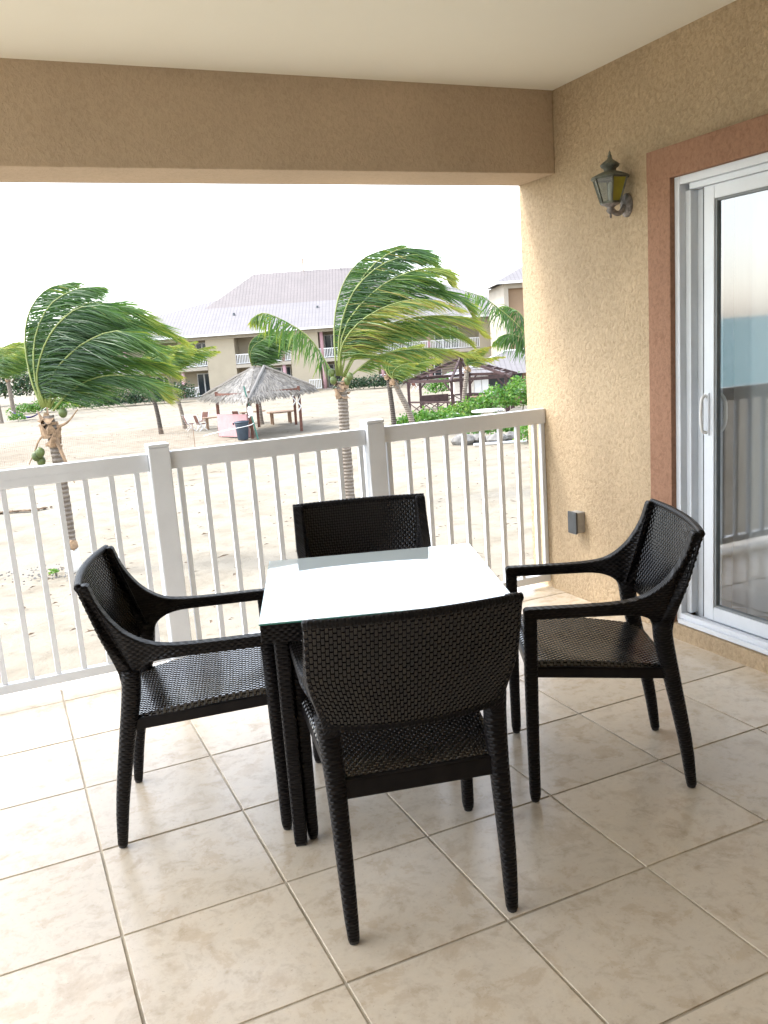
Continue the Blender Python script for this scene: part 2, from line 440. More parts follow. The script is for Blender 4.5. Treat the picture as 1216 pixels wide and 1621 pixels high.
def link(name, me, parent=None, loc=None):
    o = bpy.data.objects.new(name, me); col.objects.link(o)
    if parent is not None: o.parent = parent
    if loc is not None: o.location = loc
    return o
def tag(o, label=None, cat=None, group=None, kind=None):
    for k, v in (('label', label), ('category', cat), ('group', group), ('kind', kind)):
        if v: o[k] = v
    return o
def thing(name, label, cat, loc=(0, 0, 0), rz=0.0, group=None):
    o = bpy.data.objects.new(name, None); col.objects.link(o)
    o.location = loc; o.rotation_euler = (0, 0, rz); o.empty_display_size = 0.1
    return tag(o, label, cat, group)
def copy_tree(o, parent=None):
    c = o.copy(); col.objects.link(c); c.parent = parent
    for ch in list(o.children): copy_tree(ch, c)
    return c
def B(*a): return MB().box(*a)
def sstep(a, b, x):
    x = min(1, max(0, (x - a) / (b - a))); return x * x * (3 - 2 * x)
def spline(P, n):
    P = [Vector(p) for p in P]
    Q = [P[0] * 2 - P[1]] + P + [P[-1] * 2 - P[-2]]
    out = []
    m = len(P) - 1
    for k in range(n):
        t = k / (n - 1) * m; i = min(int(t), m - 1); f = t - i
        a, b, c, d = Q[i], Q[i + 1], Q[i + 2], Q[i + 3]
        out.append(0.5 * ((2 * b) + (c - a) * f + (2 * a - 5 * b + 4 * c - d) * f * f + (3 * b - a - 3 * c + d) * f ** 3))
    return out

# yard frame: u to the right, d away, along the far house's front; h above the sand
GZ = -3.0
def Y(u, d, h=0.0):
    return Vector((CAM.x + u * math.cos(YAW) + d * math.sin(YAW), CAM.y - u * math.sin(YAW) + d * math.cos(YAW), GZ + h))
def gh(u, d):
    shore = -0.8 * d - 35
    g = -0.42 * sstep(1, 9, u) * sstep(46, 62, d)
    g += -3.0 * sstep(6, -8, u - shore) if d > -60 else 0
    return g

# ================================================================== SETTING
# ---- sand sheet
def make_ground():
    us = np.concatenate([np.linspace(-1500, -160, 10), np.linspace(-150, -45, 36), np.linspace(-42, 30, 90), np.linspace(34, 160, 20), np.linspace(200, 1500, 8)])
    ds = np.concatenate([np.linspace(-200, 2, 10), np.linspace(5, 110, 110), np.linspace(115, 200, 20), np.linspace(250, 2000, 9)])
    mb = MB(); vs_ = []
    for d in ds:
        for u in us:
            h = gh(u, d)
            if 5 < d < 110 and -45 < u < 32: h += random.uniform(-1, 1) * 0.035 + 0.06 * math.sin(u * 0.55 + d * 0.2) * math.sin(d * 0.33)
            vs_.append(Y(u, d, h))
    n = len(us); fs = [(j * n + i, j * n + i + 1, (j + 1) * n + i + 1, (j + 1) * n + i) for j in range(len(ds) - 1) for i in range(n - 1)]
    mb.add(vs_, fs)
    return tag(mb.build('sand', 'sand', None, True), 'pale trampled beach sand around the palms', None, None, 'structure')
make_ground()
sea = MB()
sea.add([Y(-4000, -800, -1.0), Y(-20, -800, -1.0), Y(-60, 30, -1.0), Y(-1500, 2500, -1.0), Y(-4000, 2500, -1.0)], [(0, 1, 2, 3, 4)])
tag(sea.build('sea', 'sea'), 'teal sea reflected in the glass door', None, None, 'structure')

# ---- balcony slab and tiles
XW = 3.222
floor = tag(B(-1.65, XW, -6.6, 1.262, -0.30, -0.0035).build('balcony_floor', 'grout'), 'balcony floor of beige stone tiles', None, None, 'structure')
def tile_mesh(w, d):
    return B(-w / 2, w / 2, -d / 2, d / 2, -0.012, 0.0).mesh('tile', 'tile', False, 0.0016)
G = 0.0040
tm_full = tile_mesh(T - 2 * G, T - 2 * G)
for i in range(-3, 7):
    for j in range(-14, 3):
        x0, x1 = i * T + G, (i + 1) * T - G
        y0, y1 = j * T + G, (j + 1) * T - G
        me = tm_full
        if i == 6 or j == 2:
            if i == 6: x1 = XW - 0.001
            if j == 2: y1 = 1.255
            me = tile_mesh(x1 - x0, y1 - y0)
        link('tile', me, floor, ((x0 + x1) / 2, (y0 + y1) / 2, random.uniform(-0.0006, 0.0006)))
tag(B(-1.75, XW, -6.6, 0.889, 2.71, 2.95).build('balcony_ceiling', 'ceiling'), 'smooth cream balcony ceiling', None, None, 'structure')
tag(B(-1.75, XW - 0.001, 0.889, 1.232, 2.30, 2.95).build('balcony_beam', 'beamstucco', None, False, 0.006), 'tan stucco beam across the balcony opening', None, None, 'structure')
tag(B(-1.75, 3.6, -6.85, -6.6, -0.3, 2.95).build('balcony_back_wall', 'facadebrown'), 'brown wall closing the balcony', None, None, 'structure')  # out of view, set far back and dark brown to dim the rear
tag(B(-1.9, -1.655, -6.6, -2.9, -0.3, 2.95).build('balcony_shade_wall', 'stucco'), 'unseen tan stucco wall added to darken the balcony rear', None, None, 'structure')  # out of view, added to block side light from the rear
tag(B(-1.75, 3.6, 1.262, 1.275, -3.0, -0.02).build('lower_wall', 'stucco'), 'outer wall below the balcony edge', None, None, 'structure')
# ---- right wall with door opening (y -1.85..0, z .078..2.115)
D0, D1, DZ0, DZ1 = -1.85, 0.0, 0.078, 2.112
wall = B(XW, 3.42, D1, 1.238, -0.3, 2.95)
wall = wall.build('balcony_wall', 'stucco', None, False, 0.006)
tag(wall, 'rough tan stucco wall with the lantern', None, None, 'structure')
B(XW, 3.42, -6.6, D0, -0.3, 2.95).build('wall_panel', 'stucco', wall)
B(XW, 3.42, D0 + .0005, D1 - .0005, DZ1, 2.95).build('wall_panel', 'stucco', wall)
B(XW, 3.42, D0 + .0005, D1 - .0005, -0.3, DZ0).build('wall_panel', 'stucco', wall)
B(3.178, XW + 0.004, D0, D1, -0.002, DZ0 - 0.004).build('door_kerb', 'stucco', wall)
# room behind the glass
B(3.43, 7.2, -4.4, 1.1, 0.0, 0.066).build('room_floor', 'roomfloor', wall)
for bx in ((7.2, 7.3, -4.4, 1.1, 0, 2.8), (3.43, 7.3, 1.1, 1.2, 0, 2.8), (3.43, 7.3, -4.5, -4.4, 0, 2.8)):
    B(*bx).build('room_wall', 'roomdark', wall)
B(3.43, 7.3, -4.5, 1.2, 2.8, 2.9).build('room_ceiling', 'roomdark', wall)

# ---- terracotta trim
trim = thing('door_trim', 'terracotta red stucco band framing the sliding door', 'trim', (XW, D1, 0))
B(-0.038, 0.003, 0.0, 0.145, -0.002, DZ1 + 0.002).build('side_band', 'trim', trim, False, 0.004)
B(-0.040, 0.003, D0 - 0.145, 0.147, DZ1, 2.245).build('top_band', 'trim', trim, False, 0.004)
B(-0.038, 0.003, D0 - 0.145, D0, -0.002, DZ1 + 0.002).build('side_band', 'trim', trim, False, 0.004)

# ---- sliding door
door = thing('sliding_door', 'white aluminium sliding glass door with a pull handle', 'door', (XW, D1, DZ0))
H = DZ1 - DZ0; WD = D1 - D0
fr = MB()
def fbox(mb, y0, y1, z0, z1, x0, x1): mb.box(x0, x1, y0, y1, z0, z1)
fbox(fr, -0.030, 0.0, 0, H, -0.012, 0.05)              # jamb outer lip
fbox(fr, -0.062, -0.0305, 0.046, H - 0.0605, 0.022, 0.16)
fbox(fr, -WD, -WD + 0.05, 0, H, -0.012, 0.16)
fr.build('door_frame', 'alu', door, False, 0.003)
hd = MB(); fbox(hd, -WD + .0505, -0.0305, H - 0.034, H, -0.010, 0.16); fbox(hd, -WD + .0505, -0.063, H - 0.060, H - 0.0345, 0.014, 0.16)
hd.build('head_rail', 'alu', door, False, 0.002)
sl = MB(); fbox(sl, -WD + .0505, -0.0305, 0.0, 0.022, -0.034, 0.16); fbox(sl, -WD + .0505, -0.0305, 0.0225, 0.045, -0.018, 0.012); fbox(sl, -WD + .0505, -0.0305, 0.0225, 0.040, 0.075, 0.085)
sl.build('sill', 'alu', door, False, 0.002)
B(0.062, 0.15, -0.126, -0.0625, 0.0225, H - 0.062).build('pocket', 'alu', door)
B(0.030, 0.062, -0.132, -0.1265, 0.046, H - 0.062).build('gasket', 'slot', door)
def leaf(y0, y1, x0, x1):
    m = MB(); w = 0.058
    m.box(x0, x1, y0, y0 + w, 0.040, H - 0.061); m.box(x0, x1, y1 - w, y1, 0.040, H - 0.061)
    m.box(x0 + .001, x1 - .001, y0 + w, y1 - w, 0.040, 0.105); m.box(x0 + .001, x1 - .001, y0 + w, y1 - w, H - 0.118, H - 0.061)
    lf = m.build('door_leaf', 'alu', door, False, 0.003)
    g = MB(); c = (x0 + x1) / 2
    g.add([(c, y0 + w - .004, 0.1), (c, y1 - w + .004, 0.1), (c, y1 - w + .004, H - 0.114), (c, y0 + w - .004, H - 0.114)], [(0, 1, 2, 3)])
    g.build('glass_pane', 'glass', lf)
    s2 = MB(); e = 0.011
    for q in (y0 + w, y1 - w - e): s2.box(c - 0.012, c + 0.012, q, q + e, 0.105, H - 0.118)
    s2.box(c - 0.011, c + 0.011, y0 + w + e, y1 - w - e, 0.105, 0.105 + e); s2.box(c - 0.011, c + 0.011, y0 + w + e, y1 - w - e, H - 0.118 - e, H - 0.118)
    s2.build('seal', 'seal', lf)
    return lf
lf = leaf(-0.98, -0.132, 0.030, 0.066)
leaf(-WD + 0.052, -0.93, 0.080, 0.116)
hm = MB()
zc = 1.078 - DZ0
hm.tube(spline([(0.030, -0.150, zc + 0.083), (0.004, -0.150, zc + 0.074), (-0.004, -0.150, zc + 0.03), (-0.004, -0.150, zc - 0.03), (0.004, -0.150, zc - 0.074), (0.030, -0.150, zc - 0.083)], 16), 0.0075, 8)
hp = hm.build('pull_handle', 'white', lf, True)
B(0.024, 0.0295, -0.166, -0.136, zc - 0.095, zc + 0.095).build('handle_plate', 'alu', lf, False, 0.002)
him = MB()
him.tube(spline([(0.066, -0.162, zc + 0.083), (0.10, -0.166, zc + 0.080), (0.118, -0.17, zc + 0.045), (0.122, -0.17, zc), (0.118, -0.17, zc - 0.045), (0.10, -0.166, zc - 0.080), (0.066, -0.162, zc - 0.083)], 18), 0.009, 8)
him.build('inner_handle', 'white', lf, True)

# ---- curtain in the room
def curtain(y0, y1, x, amp, per, name, label, seed):
    rr = random.Random(seed)
    n = int((y1 - y0) / 0.012); vs_ = []
    for k in range(2):
        z = 2.3 if k == 0 else 0.11
        for i in range(n + 1):
            y = y0 + (y1 - y0) * i / n
            ph = 2 * PI * y / per + 1.3 * math.sin(y * 5.1 + seed)
            vs_.append((x + amp * (0.7 + 0.5 * k) * math.sin(ph) + 0.02 * math.sin(y * 3), y, z))
    fs = [(i, i + 1, n + 2 + i, n + 1 + i) for i in range(n)]
    m = MB().add(vs_, fs)
    o = m.build(name, 'curtain', None, True)
    return tag(o, label, 'curtain')
curtain(-1.8, -0.08, 3.50, 0.026, 0.145, 'curtain', 'sheer white curtain hanging in folds behind the door glass', 3)
rail_ = MB().tube([(3.58, -1.9, 2.31), (3.58, 0.3, 2.31)], 0.012, 8)
rail_.build('curtain_rail', 'alu', wall)

# ---- railing
RY = 1.074
P1, P2, P0 = 1.032, 2.147, -0.083
rl = thing('balcony_railing', 'white vinyl balcony railing with square posts and thin balusters', 'railing', (P1, RY, 0))
def railing_post(x):
    w = 0.049; x -= P1
    t = B(x - w, x + w, -w, w, 0.055, 1.085).build('post', 'vinyl', rl, False, 0.006)
    B(x - w - .0015, x + w + .0015, -w - .0015, w + .0015, 1.0855, 1.103).build('cap', 'vinyl', t, False, 0.007)
    B(x - w - .018, x + w + .018, -w - .018, w + .018, 0.001, 0.028).build('base_skirt', 'vinyl', t, False, 0.004)
    B(x - w - .009, x + w + .009, -w - .009, w + .009, 0.0285, 0.055).build('base_collar', 'vinyl', t, False, 0.004)
for x in (P0, P1, P2): railing_post(x)
bal_me = B(-0.0122, 0.0122, -0.0122, 0.0122, 0.0805, 0.9765).mesh('baluster', 'vinyl', False, 0.003)
def railing(x0, x1, xs):
    tr = B(x0 - P1, x1 - P1, -0.022, 0.022, 0.975, 1.060).build('top_rail', 'vinyl', rl, False, 0.006)
    B(x0 - P1, x1 - P1, -0.0232, 0.0232, 1.012, 1.0145).build('rail_bead', 'vinyl', tr)
    B(x0 - P1, x1 - P1, -0.020, 0.020, 0.038, 0.082).build('bottom_rail', 'vinyl', rl, False, 0.005)
    for x in xs: link('baluster', bal_me, rl, (x - P1, 0, 0))
railing(P0 + .050, P1 - .050, [P0 + 0.048 + 0.026 + k * 0.1165 for k in range(9)])
railing(P1 + .050, P2 - .050, [1.126 + k * 0.118 for k in range(9)])
railing(P2 + .050, XW - .001, [2.231 + k * 0.1155 for k in range(9)] + [3.206])

# ================================================================== OBJECTS ON THE BALCONY
# ---- wicker chair
def weave_panel(W, L, surf, cu=0.0100, cv=0.0106, amp=0.0016, both=False, thick=0.012):
    """surf(s,t) -> (point, normal). Flat strands run across, over one stake and under the next."""
    nu, nv = int(round(W / cu)), int(round(L / cv))
    us = []
    for i in range(nu): us += [(i, 0.0, 0), (i, 0.11, 1), (i, 0.5, 2), (i, 0.89, 1)]
    us.append((nu - 1, 1.0, 0))
    vs0 = []
    for j in range(nv): vs0 += [(j, 0.0, 0), (j, 0.10, 1), (j, 0.5, 2), (j, 0.90, 1)]
    vs0.append((nv - 1, 1.0, 0))
    mb = MB(); rr = random.Random(21)
    jit = [[rr.uniform(-.12, .12) for _ in range(nu + 1)] for _ in range(nv + 1)]
    for side in ((1, -1) if both else (1,)):
        vs_ = []; uvs = []
        for j, fv, kv in vs0:
            for i, fu, ku in us:
                over = ((i + j) % 2 == 0) == (side > 0)
                if kv == 0: h = -1.3 if ku == 0 or not over else -0.9
                elif ku == 0: h = -0.35
                elif over: h = 0.9 + (0.10 if ku == 2 else 0) + (0.10 if kv == 2 else 0) + jit[j][i]
                else: h = -0.55 if ku == 2 else -1.0
                s, t = (i + fu) / nu, (j + fv) / nv
                p, n = surf(s, t)
                vs_.append(p + n * (side * (thick / 2 + amp * h))); uvs.append((s * W, t * L))
        k = len(us); kk = len(vs0)
        fs = [(j * k + i, j * k + i + 1, (j + 1) * k + i + 1, (j + 1) * k + i) for j in range(kk - 1) for i in range(k - 1)]
        if side < 0: fs = [f[::-1] for f in fs]
        mb.add(vs_, fs, None, uvs)
    return mb
def plate(outline, xc, half, bevel):
    bm = bmesh.new()
    v = [bm.verts.new((xc - half, y, z)) for y, z in outline]
    f = bm.faces.new(v)
    e = bmesh.ops.extrude_face_region(bm, geom=[f])
    for q in e['geom']:
        if isinstance(q, bmesh.types.BMVert): q.co.x += 2 * half
    bmesh.ops.recalc_face_normals(bm, faces=bm.faces)
    sharp = [ed for ed in bm.edges if ed.calc_face_angle(0) > 0.9]
    bmesh.ops.bevel(bm, geom=sharp, offset=bevel, segments=3, affect='EDGES', profile=0.5)
    ul = bm.loops.layers.uv.new('UVMap')
    for fc in bm.faces:
        for lp in fc.loops:
            c = lp.vert.co
            lp[ul].uv = (c.y + c.x * 0.9, c.z - c.x * 0.9)
    for v in bm.verts:      # the wing leans in towards the rear leg
        q = sstep(-0.03, -0.16, v.co.y) * sstep(0.72, 0.54, v.co.z)
        v.co.x -= math.copysign(0.034, xc) * q
    me = bpy.data.meshes.new('arm'); bm.to_mesh(me); bm.free()
    me.polygons.foreach_set('use_smooth', [False] * len(me.polygons))
    me.materials.append(M['wicker'])
    return me
CHW = 0.252
def make_chair(label):
    t = thing('wicker_chair', label, 'chair', (0, 0, 0), 0, 'dark wicker armchairs round the table')
    for s in (-1, 1):
        # front leg
        m = MB(); P = [(s * CHW, 0.252, 0.012), (s * CHW, 0.252, 0.03), (s * CHW, 0.252, 0.2), (s * CHW, 0.250, 0.44), (s * CHW, 0.246, 0.625)]
        lg = m.tube(P, [0.0155, 0.0180, 0.0195, 0.0215, 0.0210], 16, True, 3.2, None, (1, 0, 0)).build('leg', 'wicker', t, True)
        MB().lathe([(0.010, 0.0), (0.0135, 0.003), (0.0145, 0.0125)], 12, (s * CHW, 0.252, 0)).build('foot_cap', 'plastic_black', lg)
        # rear leg
        m = MB(); P = spline([(s * 0.213, -0.262, 0.012), (s * 0.215, -0.243, 0.16), (s * 0.216, -0.205, 0.36), (s * 0.219, -0.176, 0.50), (s * 0.226, -0.166, 0.585)], 12)
        rad = [0.0165 + 0.0125 * min(1, k / 8) for k in range(12)]; rad[0] = 0.0155
        lg = m.tube(P, rad, 16, True, 2.8, None, (1, 0, 0)).build('leg', 'wicker', t, True)
        MB().lathe([(0.010, 0.0), (0.0135, 0.003), (0.0145, 0.0125)], 12, (s * 0.213, -0.262, 0)).build('foot_cap', 'plastic_black', lg)
        # arm flowing into the side wing of the back
        up = [tuple(q)[:2] for q in spline([Vector((a, b, 0)) for a, b in ((0.20, .655), (0.05, .655), (-0.045, .659), (-0.105, .672), (-0.160, .706), (-0.200, .752), (-0.230, .805), (-0.249, .862))], 26)]
        rear = [(-0.255, .868), (-0.277, .866), (-0.281, .858)] + [tuple(q)[:2] for q in spline([Vector((a, b, 0)) for a, b in ((-0.270, .815), (-0.246, .735), (-0.221, .65), (-0.203, .58), (-0.198, .53))], 10)]
        low = [(-0.146, .53)] + [tuple(q)[:2] for q in spline([Vector((a, b, 0)) for a, b in ((-0.143, .555), (-0.130, .587), (-0.100, .607), (-0.050, .617), (0.04, .619), (0.20, .620))], 14)]
        ol = [(0.2665, .620), (0.2665, .646), (0.262, .654), (0.252, .655)] + up + rear + low
        link('arm', plate(ol, s * CHW, 0.0195, 0.006), t)
    # seat frame
    sf = MB()
    for s in (-1, 1): sf.bar((s * (CHW - 0.012), 0.238, 0.442), (s * 0.216, -0.185, 0.404), 0.024, 0.036)
    sf.bar((-CHW + 0.01, 0.246, 0.446), (CHW - 0.01, 0.246, 0.446), 0.026, 0.036)
    sf.bar((-0.213, -0.197, 0.393), (0.213, -0.197, 0.393), 0.026, 0.052)
    me = sf.mesh('seat_frame', 'wicker', False, 0.005)
    link('seat_frame', me, t)
    def seat(s, q):
        y = -0.196 + 0.448 * q
        w = 0.222 + (CHW + 0.002 - 0.222) * q
        x = (2 * s - 1) * w
        z = 0.419 + 0.053 * (1 - (1 - q) ** 1.6) - 0.009 * (1 - (2 * s - 1) ** 2) * math.sin(PI * min(1, max(0, q)))
        if q > 0.93: z -= 0.012 * ((q - 0.93) / 0.07) ** 2
        e = max(0, abs(2 * s - 1) - 0.94) / 0.06; z -= 0.014 * e * e
        return Vector((x, y, z)), Vector((0, 0, 1))
    weave_panel(0.49, 0.448, seat, thick=0.008).build('seat', 'seatweave', t)
    def back(s, q):
        k = 2 * s - 1
        z = 0.566 + 0.294 * q
        y = -0.189 - 0.087 * q ** 1.02 - 0.027 * (1 - k * k)
        x = k * (0.234 + 0.036 * sstep(0, .55, q))
        tx = Vector((0.541, 0.027 * 2 * k * 2 * 0.5, 0)); tz = Vector((0, -0.09, 0.292))
        n = tx.cross(tz).normalized() * -1
        return Vector((x, y, z - 0.012 * (1 - k * k) * (1 - q))), n
    bk = weave_panel(0.56, 0.312, back, both=True, thick=0.014).build('backrest', 'weave', t)
    for q in (0.0, 1.0):
        P = []
        for i in range(33):
            p, n = back(i / 32, q); P.append(p + Vector((0, 0, 0.002 if q else -0.002)))
        MB().tube(P, 0.0115, 8, True, 2.0).build('rim', 'wicker', bk, True)
    return t
chair = make_chair('dark wicker armchair in front, its back to the camera')
def place(o, x, y, ang): o.location = (x, y, 0); o.rotation_euler = (0, 0, math.radians(ang - 90))
spots = [((1.252, -1.040, 77.3), None),
         ((0.832, -0.336, -15.4), 'dark wicker armchair on the left, by the railing'),
         ((2.104, -0.800, 153.9), 'dark wicker armchair on the right, beside the glass door'),
         ((1.572, -0.118, -108.7), 'dark wicker armchair on the far side of the table, facing the camera')]
src = chair
for k, (pz, lb) in enumerate(spots):
    o = src if k == 0 else copy_tree(src)
    place(o, *pz)
    if lb: o['label'] = lb

# ---- table
TA = math.radians(-19.5)
tb = thing('glass_table', 'square dark wicker table with a pale frosted glass top', 'table', (1.425, -0.553, 0), TA)
ZT = 0.733
g = B(-0.374, 0.374, -0.374, 0.374, ZT - 0.0060, ZT).build('glass_top', 'tableglass', tb, False, 0.0012)
B(-0.3752, 0.3752, -0.3752, 0.3752, ZT - 0.0054, ZT - 0.0016).build('glass_edge', 'glassedge', g)
ap = MB()
for s in (-1, 1):
    ap.box(-0.373, 0.373, s * 0.355 - 0.017, s * 0.355 + 0.017, ZT - 0.063, ZT - 0.0065)
    ap.box(s * 0.355 - 0.0172, s * 0.355 + 0.0172, -0.3375, 0.3375, ZT - 0.0628, ZT - 0.0067)
ap.add([], [])
me = ap.mesh('apron', 'wicker', False, 0.004)
ul = me.uv_layers.new(name='UVMap') if not me.uv_layers else me.uv_layers[0]
for lp in me.loops:
    c = me.vertices[lp.vertex_index].co; ul.data[lp.index].uv = (c.x + c.y, c.z)
link('apron', me, tb)
B(-0.337, 0.337, -0.337, 0.337, ZT - 0.02, ZT - 0.0072).build('under_panel', 'plastic_black', tb)
for sx in (-1, 1):
    for sy in (-1, 1):
        lg = MB().tube([(sx * 0.318, sy * 0.318, 0.008), (sx * 0.318, sy * 0.318, 0.35), (sx * 0.318, sy * 0.318, ZT - 0.012)], [0.0205, 0.022, 0.0235], 16, True, 4.5, None, (math.cos(0), 0, 0)).build('leg', 'wicker', tb, False)
        B(sx * 0.318 - .016, sx * 0.318 + .016, sy * 0.318 - .016, sy * 0.318 + .016, 0, 0.0085).build('foot_cap', 'plastic_black', lg)

# ---- wall lantern
ln = thing('wall_lantern', 'old bronze wall lantern with a yellow pane', 'lantern', (XW, 0.325, 2.05)); ln.scale = (0.94, 0.94, 0.94)
LX = -0.105
pm = MB()
pm.tube([(0.002, 0, 0.0), (-0.008, 0, 0), (-0.016, 0, 0), (-0.022, 0, 0)], [0.052, 0.052, 0.044, 0.026], 20)
bp = pm.build('back_plate', 'corroded', ln, True)
bp.scale = (1, 0.82, 1.12)
MB().tube(spline([(-0.018, 0, -0.002), (-0.045, 0, -0.036), (-0.078, 0, -0.036), (LX, 0, -0.010)], 12), [0.013] * 12, 10).build('arm', 'corroded', ln, True)
MB().lathe([(0.002, -0.062), (0.006, -0.055), (0.005, -0.044), (0.014, -0.036), (0.022, -0.024), (0.016, -0.012), (0.030, -0.002), (0.046, 0.004), (0.046, 0.010)], 16, (LX, 0, 0)).build('cup', 'corroded', ln, True)
ZB, ZTp, RB, RT = 0.012, 0.128, 0.050, 0.088
def hx(R, k, z): a = PI / 3 * k; return Vector((LX + R * math.cos(a), R * math.sin(a), z))
cage = MB()
for k in range(6):
    cage.bar(hx(RB, k, ZB), hx(RT, k, ZTp), 0.007, 0.007)
    cage.bar(hx(RB, k, ZB), hx(RB, k + 1, ZB), 0.007, 0.009)
    cage.bar(hx(RT, k, ZTp), hx(RT, k + 1, ZTp), 0.008, 0.010)
cage.build('cage', 'bronze', ln)
for k in range(6):
    q = [hx(RB - .002, k, ZB), hx(RB - .002, k + 1, ZB), hx(RT - .002, k + 1, ZTp), hx(RT - .002, k, ZTp)]
    pane = MB().add(q, [(0, 1, 2, 3)]).build('pane', 'yellow' if k == 4 else 'lampglass', ln)
    if k == 4: pane['label'] = 'yellow pane'
MB().lathe([(0.008, 0.012), (0.010, 0.05), (0.0105, 0.05), (0.0105, 0.10), (0.004, 0.112)], 10, (LX, 0, 0)).build('candle_tube', 'white', ln)
rf = MB().lathe([(RT + 0.006, 0.127), (RT + 0.004, 0.136), (0.062, 0.150), (0.040, 0.158), (0.030, 0.160), (0.030, 0.172), (0.044, 0.182), (0.048, 0.192), (0.034, 0.203), (0.014, 0.218), (0.010, 0.226)], 18, (LX, 0, 0)).build('roof', 'bronze', ln, True)
MB().lathe([(0.008, 0.225), (0.011, 0.232), (0.005, 0.242), (0.006, 0.248), (0.001, 0.258)], 10, (LX, 0, 0)).build('finial', 'bronze', rf, True)

# ---- outlet box
ob = thing('outlet_box', 'small grey weatherproof outlet box on the stucco wall', 'outlet', (XW, 0.750, 0.448))
B(-0.050, 0.003, -0.036, 0.036, -0.058, 0.058).build('housing', 'grey', ob, False, 0.006)
cv = B(-0.062, -0.0505, -0.038, 0.038, -0.061, 0.061).build('cover', 'charcoal', ob, False, 0.004)
MB().tube([(-0.056, -0.03, -0.0615), (-0.056, 0.03, -0.0615)], 0.003, 8).build('hinge', 'grey', cv)
# ================================================================== YARD
def yroot(name, label, cat, u, d, h=0.0, rot=0.0, group=None):
    return thing(name, label, cat, Y(u, d, h), -YAW + rot, group)

# ---- palms
WIND = Vector((1.0, 0.0, -0.10))
def frond(P, tint=0.2, spread=0.35, llen=0.72, n=62, wind=1.0, droop=0.35, seed=0, w0=0.036, tiptint=0.45, brown=0.0):
    """P: control points of the rib in palm space. Leaflets stream with the wind off both sides."""
    rr = random.Random(seed)
    pts = spline(P, 40)
    N = len(pts)
    rib = MB(); rib.tube(pts[::3] + [pts[-1]], [0.030 * (1 - 0.85 * k / 14) for k in range(len(pts[::3]) + 1)], 5)
    lf = MB()
    for k in range(n):
        t = 0.10 + 0.90 * (k + rr.uniform(0, 0.6)) / n
        t = min(t, 0.998)
        x = t * (N - 1); i = min(int(x), N - 2); f = x - i
        p = pts[i] * (1 - f) + pts[i + 1] * f
        T_ = (pts[min(i + 2, N - 1)] - pts[max(i - 1, 0)]).normalized()
        L = llen * (0.45 + 0.75 * math.sin(PI * min(1, 0.12 + t * 0.86)) ** 0.8) * rr.uniform(0.62, 1.15)
        L *= 1 - 0.5 * max(0, t - 0.62) / 0.38
        for s in (-1, 1):
            side = T_.cross(Vector((0, 1, 0)))
            if side.length < 1e-3: side = Vector((0, 0, 1))
            side.normalize()
            dr = T_ * 0.55 + WIND * (0.85 * wind) + Vector((0, s * spread * rr.uniform(0.4, 1.3), 0)) + side * (s * 0.28 * (1.2 - wind * 0.7)) + Vector((0, 0, -droop * rr.uniform(0.5, 1.4) * (1 + 0.45 * math.sin(t * 23 + seed) * math.sin(t * 9 + seed * 2))))
            dr += Vector((rr.gauss(0, .08), rr.gauss(0, .16), rr.gauss(0, .13)))
            dr.normalize()
            nrm = (Vector((0, 1, 0)) + Vector((rr.gauss(0, .5), 0, rr.gauss(0, .5)))).normalized()
            wv = dr.cross(nrm).normalized()
            w = w0 * rr.uniform(0.5, 1.15)
            a = p; b = p + dr * (L * 0.5); d2 = (dr + WIND * 0.25 * wind + Vector((0, 0, -0.35 * droop - 0.12))).normalized()
            c = b + d2 * (L * 0.5)
            tt = tint + rr.gauss(0, 0.10) + (tiptint - tint) * max(0, t - 0.55) / 0.45
            if brown and rr.random() < brown * (1 - abs(t - 0.45)): tt = rr.uniform(0.7, 1.0)
            tt = min(1, max(0, tt))
            k0 = len(lf.v)
            lf.v += [tuple(a - wv * w * .35), tuple(a + wv * w * .35), tuple(b - wv * w * .5), tuple(b + wv * w * .5), tuple(c)]
            lf.f += [(k0, k0 + 1, k0 + 3, k0 + 2), (k0 + 2, k0 + 3, k0 + 4)]
            lf.t += [tt, tt, tt, tt, min(1, tt + 0.12)]
    return rib, lf
def add_frond(root, P, **kw):
    rib, lf = frond(P, **kw)
    o = lf.build('frond', 'palm', root)
    rib.build('rib', 'rachis', o, True)
    return o
def trunk_part(root, P, r0, r1, mat='trunk', rings=True):
    n = 44; pts = spline(P, n)
    rad = []
    for k in range(n):
        f = k / (n - 1)
        r = r0 + (r1 - r0) * f + (0.05 * math.exp(-f * 14))
        rad.append(r * (1 + (0.05 if k % 2 else -0.03) * rings))
    return MB().tube(pts, rad, 12).build('trunk', mat, root, True)
def boots(root, c, r, hgt, n, seed):
    rr = random.Random(seed); mb = MB()
    for k in range(n):
        a = k * 2.4 + rr.uniform(-.3, .3); z = c[2] - hgt * rr.random()
        o = Vector((math.cos(a), math.sin(a), 0)); tl = Vector((-o.y, o.x, 0))
        p = Vector((c[0], c[1], z)) + o * r * 0.7
        L = rr.uniform(0.18, 0.34); w = rr.uniform(0.09, 0.15)
        q = p + o * (L * 0.35) + Vector((0, 0, L * rr.uniform(-0.5, 1.0)))
        mb.add([p - tl * w, p + tl * w, q + tl * w * .25 + o * .03, q - tl * w * .25 + o * .03, p - tl * w * .6 + o * .07 - Vector((0, 0, .06)), p + tl * w * .6 + o * .07 - Vector((0, 0, .06))],
               [(0, 1, 2, 3), (4, 5, 2, 3), (0, 4, 3), (1, 2, 5), (0, 1, 5, 4)])
    o = mb.build('leaf_bases', 'boot', root)
    o['kind'] = 'stuff'
    return o
def coconut(root, p, r=0.11): return MB().blob(p, (r, r, r * 1.25), 3, 2, 0.03).build('coconut', 'coconut', root, True)

